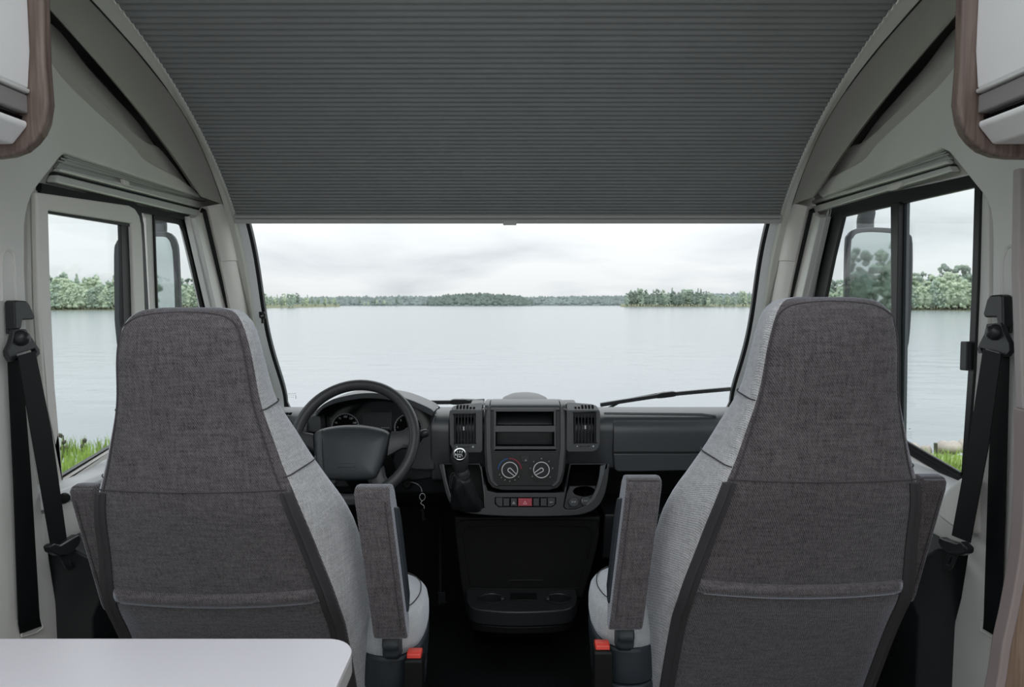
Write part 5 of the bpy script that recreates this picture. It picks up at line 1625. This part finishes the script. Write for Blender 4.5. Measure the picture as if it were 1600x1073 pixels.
# ------------------------------------------------------------------ outside mirrors
for side in (-1, 1):
    fx = (lambda q_: q_)
    yv_ = 2.34 if side < 0 else 2.28
    if side < 0:
        ol = [(179, 500), (178, 400), (181, 380), (189, 370), (205, 364), (255, 362), (268, 366), (275, 378), (278, 400), (281, 480), (281, 545), (272, 556), (205, 560), (186, 552)]
        il = [(187, 495), (186, 405), (188, 388), (194, 377), (206, 371), (250, 369), (262, 373), (267, 384), (270, 404), (273, 480), (273, 540), (266, 548), (206, 551), (192, 545)]
        armp = [(247, 372), (248, 352), (246, 330), (252, 290), (275, 262)]
        lab = 'tall black exterior mirror outside the driver side window'
    else:
        ol = [(1320, 500), (1322, 385), (1326, 366), (1338, 357), (1365, 355), (1408, 358), (1420, 365), (1426, 380), (1425, 460), (1420, 535), (1412, 548), (1395, 552), (1338, 550), (1325, 540)]
        il = [(1329, 498), (1330, 388), (1334, 371), (1342, 364), (1366, 362), (1402, 365), (1412, 371), (1417, 384), (1416, 460), (1412, 528), (1406, 538), (1392, 542), (1342, 541), (1332, 532)]
        armp = [(1352, 362), (1352, 345), (1353, 325), (1345, 290), (1322, 262)]
        lab = 'tall grey rimmed exterior mirror outside the passenger side window'
    yaw = side * math.radians(-14 if side > 0 else -14)
    MPn = Vector((-side * math.sin(math.radians(14)), -math.cos(math.radians(14)), 0))
    c_ = AY(sum(a for a, _ in ol) / len(ol), 450, yv_)
    MP = (c_, MPn)
    rt = thing('wing_mirror', lab, 'mirror', c_, group='exterior mirrors')
    O_, I_ = sp2(ol + ol[:1], 3)[:-1], sp2(il + il[:1], 3)[:-1]
    mb = MB(); plate(mb, O_, MP, -.02, .012, [I_]); build('rim', mb, M['mirrorh'], rt, bevel=.005)
    mcx = sum(a for a, _ in O_) / len(O_); mcy = sum(b_ for _, b_ in O_) / len(O_)
    mb = MB().loft([[AP(mcx + (a - mcx) * s_, mcy + (b_ - mcy) * s_, MP, h) for a, b_ in O_] for s_, h in ((1, -.018), (.98, -.05), (.85, -.10), (.5, -.13))])
    build('housing', mb, M['mirrorh'], rt, smooth=60)
    mb = MB(); plate(mb, [(mcx + (a - mcx) * 1.01, mcy + (b_ - mcy) * 1.01) for a, b_ in I_], MP, -.012, .004); build('mirror_glass', mb, M['mirror'], rt, smooth=0)
    A_ = [AP(a, b_, MP, -.05) for a, b_ in armp[:3]]
    A_ += [Vector((A_[-1].x - side * .05, yv_ + .06, 1.66)), Vector((side * 1.06 + XM, yv_ + .02, 1.72))]
    build('arm', MB().tube(smoothpath(A_, 5), [.028] * (5 * 4 + 1), 12), M['mirrorh'], rt, smooth=80)

# ------------------------------------------------------------------ outdoors
LZ, GZ = CZ - 4.5, CZ - 2.2            # lake level, ground beside the vehicle
lake = MB().add([(-1500, 9, LZ), (1500, 9, LZ), (1500, 1800, LZ), (-1500, 1800, LZ)], [(0, 1, 2, 3)])
o = build('lake', lake, wm, smooth=0)
tag(o, 'calm pale grey lake reflecting the overcast sky', 'lake', kind='structure')
# bank beside the vehicle
bk_ = MB()
rows = []
rng = random.Random(11)
for i in range(60):
    x = -30 + i
    e_ = 9.2 + .25 * math.sin(x * 1.3) + .2 * math.sin(x * .45 + 1)
    rows.append([(x, 5.2, GZ - .3), (x, 5.2, GZ - .01), (x, 6.5, GZ + .02 * math.sin(x)), (x, e_, GZ - .04), (x, e_ + .5, GZ - .45), (x, e_ + 3.5, LZ - .3)])
bk_.loft([[Vector(p) for p in r_] for r_ in rows], closed=False, caps=False)
tag(build('ground', bk_, M['turf'], smooth=60), 'grassy bank dropping to the lake beside the vehicle', 'ground', kind='structure')
gr_ = MB().box((0, -62, GZ - .06), (160, 136, .1))
tag(build('ground', gr_, M['gravel'], smooth=0), 'pale grey gravel parking ground under and behind the vehicle', 'ground', kind='structure')
# grass blades along the edge of the bank
gv_ = []; gf = []
for i in range(9000):
    sd_ = -1 if i % 2 else 1
    x = sd_ * rng.uniform(4.4, 8.6); y = rng.uniform(6.8, 9.5)
    h = rng.uniform(.07, .20) * (1.25 if sd_ < 0 else .9); a = rng.uniform(0, PI); w = .008
    lx, ly = rng.uniform(-.06, .06), rng.uniform(-.06, .06)
    if sd_ > 0 and not (5.7 < x < 8.6 and y < 8.9): continue
    k = len(gv_)
    cx_, sy_ = math.cos(a) * w, math.sin(a) * w
    gv_ += [(x - cx_, y - sy_, GZ - .05), (x + cx_, y + sy_, GZ - .05), (x + cx_ * .6 + lx * .4, y + sy_ * .6 + ly * .4, GZ + h * .6), (x - cx_ * .6 + lx * .4, y - sy_ * .6 + ly * .4, GZ + h * .6), (x + lx, y + ly, GZ + h)]
    gf += [(k, k + 1, k + 2, k + 3), (k + 3, k + 2, k + 4)]
me = bpy.data.meshes.new('bank_grass'); me.from_pydata(gv_, [], gf); me.materials.append(M['grass'])
go_ = bpy.data.objects.new('bank_grass', me); C.objects.link(go_)
tag(go_, 'bright green grass growing along the top of the bank', 'grass', kind='stuff')
# dry stalks on the driver side bank
for i, (px, py0, py1, lab) in enumerate(((86, 715, 667, 'tallest dry weed stalk with seed heads, on the bank left of the driver'), (95, 714, 680, 'second dry weed stalk with a bent tip on the bank'), (105, 712, 699, 'short crooked dry stalk between the taller weeds'), (131, 714, 688, 'thin pale dry stalk leaning on the bank near the seat'))):
    b0 = AY(px, py0, 9.0); t0 = AY(px + rng.uniform(-3, 4), py1, 9.0)
    wd = thing('weed_stalk', lab, 'weed', b0)
    b0 = b0 + Vector((0, 0, -.12))
    build('stem', MB().tube(smoothpath([b0, b0.lerp(t0, .5) + Vector((.02, 0, 0)), t0], 4), .008, 5), M['weed'], wd)
    for k in range(3):
        p = b0.lerp(t0, .55 + .22 * k) + Vector((rng.uniform(-.05, .05), 0, 0))
        build('seed_head', MB().lathe([(.005, -.04), (.026, -.01), (.03, .015), (.005, .04)], p, (rng.uniform(-1, 1), 0, 1), 7), M['weed'], wd)
# stones and post on the passenger side shore
for i, (px, py, w_, lab) in enumerate(((1426, 703, .42, 'reddish stone at the water edge nearest the passenger seat'), (1446, 706, .30, 'small flat stone beside the wooden stake'), (1481, 699, .62, 'widest flat grey stone on the passenger side shore'), (1508, 697, .40, 'round grey stone at the edge of the grass'), (1476, 711, .36, 'dark low stone in front of the widest stone'))):
    c_ = AY(px, py, 9.4)
    w_ *= .62
    mb = MB(); secs = []
    for k in range(1, 8):
        t_ = PI * k / 8
        secs.append([c_ + Vector((w_ * .5 * math.sin(t_) * math.cos(a) * (1 + .15 * math.sin(3 * a + i)), w_ * .35 * math.sin(t_) * math.sin(a), .10 * math.cos(t_) * (1 + .2 * math.sin(2 * a + i)))) for a in [2 * PI * j / 14 for j in range(14)]])
    mb.loft(secs)
    tag(build('shore_stone', mb, M['stone'], smooth=60), lab, 'stone', 'stones on the passenger side shore')
p0 = AY(1462, 712, 9.3); p1 = AY(1462, 692, 9.3)
tag(build('mooring_stake', MB().tube([p0, p1], .025, 8), M['weed']), 'short dark wooden stake standing at the water edge', 'stake')

# far shores
def shore_y(x):
    if x < -120: return 345 + (x + 120) * .55
    return 345


def tree_mesh(kind, seed):
    r_ = random.Random(seed)
    bm = bmesh.new()
    blobs = []
    if kind == 'conifer':
        for k in range(40):
            f = r_.random() ** .8; a = r_.uniform(0, 2 * PI); rr = .22 * (1 - f) * r_.uniform(.5, 1.1)
            blobs.append((Vector((rr * math.cos(a), rr * math.sin(a), .12 + .84 * f)), .035 + .06 * (1 - f), .05))
        blobs.append((Vector((0, 0, .4)), .12, .36)); blobs.append((Vector((0, 0, .75)), .04, .24))
    else:
        for k in range(46):
            a = r_.uniform(0, 2 * PI); zz_ = .10 + .86 * r_.random() ** .9
            rr = math.sqrt(max(.02, 1 - ((zz_ - .46) / .54) ** 2)) * .34 * (.55 + .5 * r_.random())
            blobs.append((Vector((rr * math.cos(a), rr * math.sin(a), zz_)), r_.uniform(.05, .105), r_.uniform(.035, .075)))
        blobs.append((Vector((0, 0, .45)), .24, .34))
    for c_, rr, rz in blobs:
        q_ = bmesh.ops.create_icosphere(bm, subdivisions=1, radius=1)
        for v in q_['verts']:
            n_ = noise.noise(v.co * 2.3 + Vector((seed, c_.z * 9, c_.x * 9))) * .45
            v.co = Vector((v.co.x * rr * (1 + n_), v.co.y * rr * (1 + n_), v.co.z * rz * (1 + n_))) + c_
    me = bpy.data.meshes.new('crown'); bm.to_mesh(me); bm.free()
    return me


trunk_me = bpy.data.meshes.new('trunk')
mbt = MB().tube([(0, 0, -.05), (0, 0, .3), (0, 0, .6)], [.03, .024, .012], 6)
trunk_me.from_pydata([tuple(p) for p in mbt.v], [], mbt.f); trunk_me.materials.append(M['trunk'])
crowns = {}
for lf_ in ('leaf1', 'leaf2', 'leaf3'):
    for kd_ in ('broad', 'conifer'):
        for sd_ in range(3):
            me = tree_mesh(kd_, sd_ * 7 + len(crowns)); me.materials.append(M[lf_]); crowns[(lf_, kd_, sd_)] = me


def tree(x, y, z, h, lf_, kd_, rg, label, group):
    rt = thing('shore_tree', label, 'tree', (x, y, z), group)
    w_ = (.74 if kd_ == 'broad' else .85) * rg.uniform(.8, 1.15)
    if kd_ == 'conifer': h *= .9
    rt.scale = (h * w_, h * w_, h)
    rt.rotation_euler.z = 0
    for nm, me in (('crown', crowns[(lf_, kd_, rg.randrange(3))]), ('trunk', trunk_me)):
        o_ = bpy.data.objects.new(nm, me); C.objects.link(o_); o_.parent = rt


rg = random.Random(21)


def stand(px0, px1, n_, dist0, dist1, top0, top1, water0, water1, kinds, label, group, jit=.25, con=.3):
    for i in range(n_):
        f = (i + rg.random()) / n_
        px = px0 + (px1 - px0) * f
        row = rg.choice((0, 0, 1, 1, 2))
        y = (dist0 + (dist1 - dist0) * f) * (1 + .035 * row)
        d_ = ray(px, 470)
        x = d_.x / d_.y * y
        ht = (water0 + (water1 - water0) * f) - (top0 + (top1 - top0) * f)
        h = ht / 1000 * y * (1 - jit + jit * 1.3 * rg.random()) * (.80 if row == 0 else (.95 if row == 1 else 1.08)) * 1.05
        lf_ = rg.choice(kinds) if row < 2 else 'leaf3' if 'leaf3' in kinds or rg.random() < .6 else 'leaf2'
        kd_ = 'conifer' if (row == 2 and rg.random() < con * 1.6) or rg.random() < con * .3 else 'broad'
        shade = {'leaf1': 'pale green', 'leaf2': 'mid green', 'leaf3': 'dark green'}[lf_]
        look = shade + (' pointed conifer' if kd_ == 'conifer' else ' broad crowned tree')
        tree(x, y, LZ + .35 + row * .8, h, lf_, kd_, rg, look + ' ' + label, group + ', ' + look)


stand(30, 205, 95, 300, 320, 434, 440, 484, 484, ['leaf1', 'leaf1', 'leaf2'], 'on the far shore through the driver side sash', 'trees beyond the driver side sash', .25, .25)
stand(225, 330, 46, 320, 340, 438, 446, 484, 484, ['leaf1', 'leaf2'], 'past the exterior mirror on the driver side', 'trees past the driver side mirror', .2, .4)
stand(340, 530, 34, 430, 520, 459, 464, 480.5, 479, ['leaf2', 'leaf2', 'leaf1'], 'at the driver side end of the windscreen', 'trees at the driver side end of the windscreen', .35, .2)
for px, ht in ((458, 21), (446, 17), (463, 20), (415, 24), (420, 22)):
    y = 440; d_ = ray(px, 470)
    tree(d_.x / d_.y * y, y - 8, LZ + .3, ht * y / 1000, 'leaf2', 'broad', rg, 'taller rounded tree standing out above the far shore left of the wheel', 'taller trees at the driver side end of the windscreen')
stand(560, 625, 12, 560, 560, 469, 469, 478.5, 478.5, ['leaf2', 'leaf1'], 'on the low islet in the lake', 'trees on the islet', .4, .1)
stand(978, 1110, 60, 500, 500, 452, 454, 477, 477, ['leaf2', 'leaf3', 'leaf3'], 'on the wooded headland across the lake', 'trees on the wooded headland', .25, .5)
stand(1105, 1290, 46, 480, 420, 457, 450, 477, 478, ['leaf1', 'leaf2'], 'at the passenger side end of the windscreen', 'trees at the passenger side end of the windscreen', .3, .5)
stand(1285, 1410, 52, 330, 310, 444, 440, 481, 482, ['leaf1', 'leaf2'], 'on the shore around the passenger side mirror', 'trees around the passenger side mirror', .2, .3)
stand(1405, 1570, 80, 310, 290, 434, 424, 482, 483, ['leaf1', 'leaf2', 'leaf1'], 'on the far shore through the passenger sliding pane', 'trees beyond the passenger side sliding pane', .3, .3)
# trees behind the vehicle, seen only in its mirrors
for i in range(12):
    sd_ = -1 if i % 2 else 1
    tree(sd_ * (2 + i * 2.1), rg.uniform(-115, -85), GZ, rg.uniform(7, 11), rg.choice(('leaf2', 'leaf3')), 'broad', rg, 'dark tree behind the vehicle reflected in the exterior mirrors', 'trees behind the vehicle')

# low land under the trees and the distant forested ridges
for nm, pts_, lab in (
        ('near_shore', [(px, y) for px, y in ((-60, 292), (30, 294), (205, 312), (330, 332), (430, 415), (530, 500))], 'low grassy far shore on the driver side of the lake'),
        ('near_shore', [(px, y) for px, y in ((970, 497), (1110, 492), (1200, 462), (1290, 410), (1410, 306), (1570, 284), (1660, 275))], 'low sandy far shore on the passenger side of the lake')):
    mb = MB(); secs = []
    for px, y in pts_:
        d_ = ray(px, 470); k_ = d_.x / d_.y
        secs.append([Vector((k_ * y, y, LZ - .3)), Vector((k_ * (y + 2), y + 2, LZ + .25)), Vector((k_ * y * 1.25, y * 1.25, LZ + 2.0)), Vector((k_ * y * 1.25, y * 1.25 + 5, LZ - .5))])
    mb.loft(secs)
    tag(build(nm, mb, M['shore'], smooth=0), lab, 'shore', kind='structure')


def ridge(px0, px1, y, tops, name, label, seed, mt='far'):
    """a forested ridge too far away to tell its trees apart: thousands of small crowns on a low hill"""
    rr = random.Random(seed)
    vs, fs = [], []
    base = bmesh.new(); bmesh.ops.create_icosphere(base, subdivisions=1, radius=1)
    bv = [v.co.copy() for v in base.verts]; bf = [[v.index for v in f.verts] for f in base.faces]; base.free()
    n_ = int((px1 - px0) * 4.5)
    for i in range(n_):
        px = rr.uniform(px0, px1)
        tp = float(np.interp(px, [t_[0] for t_ in tops], [t_[1] for t_ in tops]))
        d_ = ray(px, 470); dep = rr.random(); yy_ = y * (1 + .12 * dep)
        H = (478 - tp) / 1000 * y
        hz_ = LZ + H * (.12 + .82 * dep ** .8) * 1.0 + rr.uniform(-.5, .6)
        s_ = rr.uniform(1.6, 3.0)
        o_ = len(vs); c_ = Vector((d_.x / d_.y * yy_, yy_, hz_ - s_ * .6))
        vs += [tuple(c_ + Vector((v.x * s_, v.y * s_, v.z * s_ * rr.uniform(.9, 1.5)))) for v in bv]
        fs += [tuple(j + o_ for j in f) for f in bf]
    me = bpy.data.meshes.new(name); me.from_pydata(vs, [], fs); me.materials.append(M[mt])
    ob = bpy.data.objects.new(name, me); C.objects.link(ob)
    tag(ob, label, 'forest', kind='stuff')
    mb = MB(); secs = []
    for px in np.linspace(px0, px1, 40):
        tp = float(np.interp(px, [t_[0] for t_ in tops], [t_[1] for t_ in tops]))
        d_ = ray(px, 470); k_ = d_.x / d_.y; H = (478 - tp) / 1000 * y
        secs.append([Vector((k_ * y, y, LZ - .5)), Vector((k_ * y, y, LZ + .5)), Vector((k_ * y * 1.12, y * 1.12, LZ + H * .80)), Vector((k_ * y * 1.12, y * 1.12 + 10, LZ - .5))])
    mb.loft(secs)
    tag(build('far_shore', mb, M['far'], smooth=0), label.replace('forest', 'land under the forest'), 'shore', kind='structure')


ridge(400, 720, 640, [(400, 466), (480, 465), (560, 463), (640, 462.5), (720, 464)], 'far_forest', 'hazy distant forest behind the steering wheel', 5)
ridge(670, 830, 600, [(670, 466), (695, 460), (735, 456.5), (780, 457.5), (810, 461), (822, 468)], 'far_forest', 'rounded dark forest hill in the middle of the far shore', 6, 'far2')
ridge(815, 1240, 660, [(815, 464), (900, 462.5), (990, 462), (1100, 458), (1240, 457)], 'far_forest', 'low even distant forest right of the hill', 7)
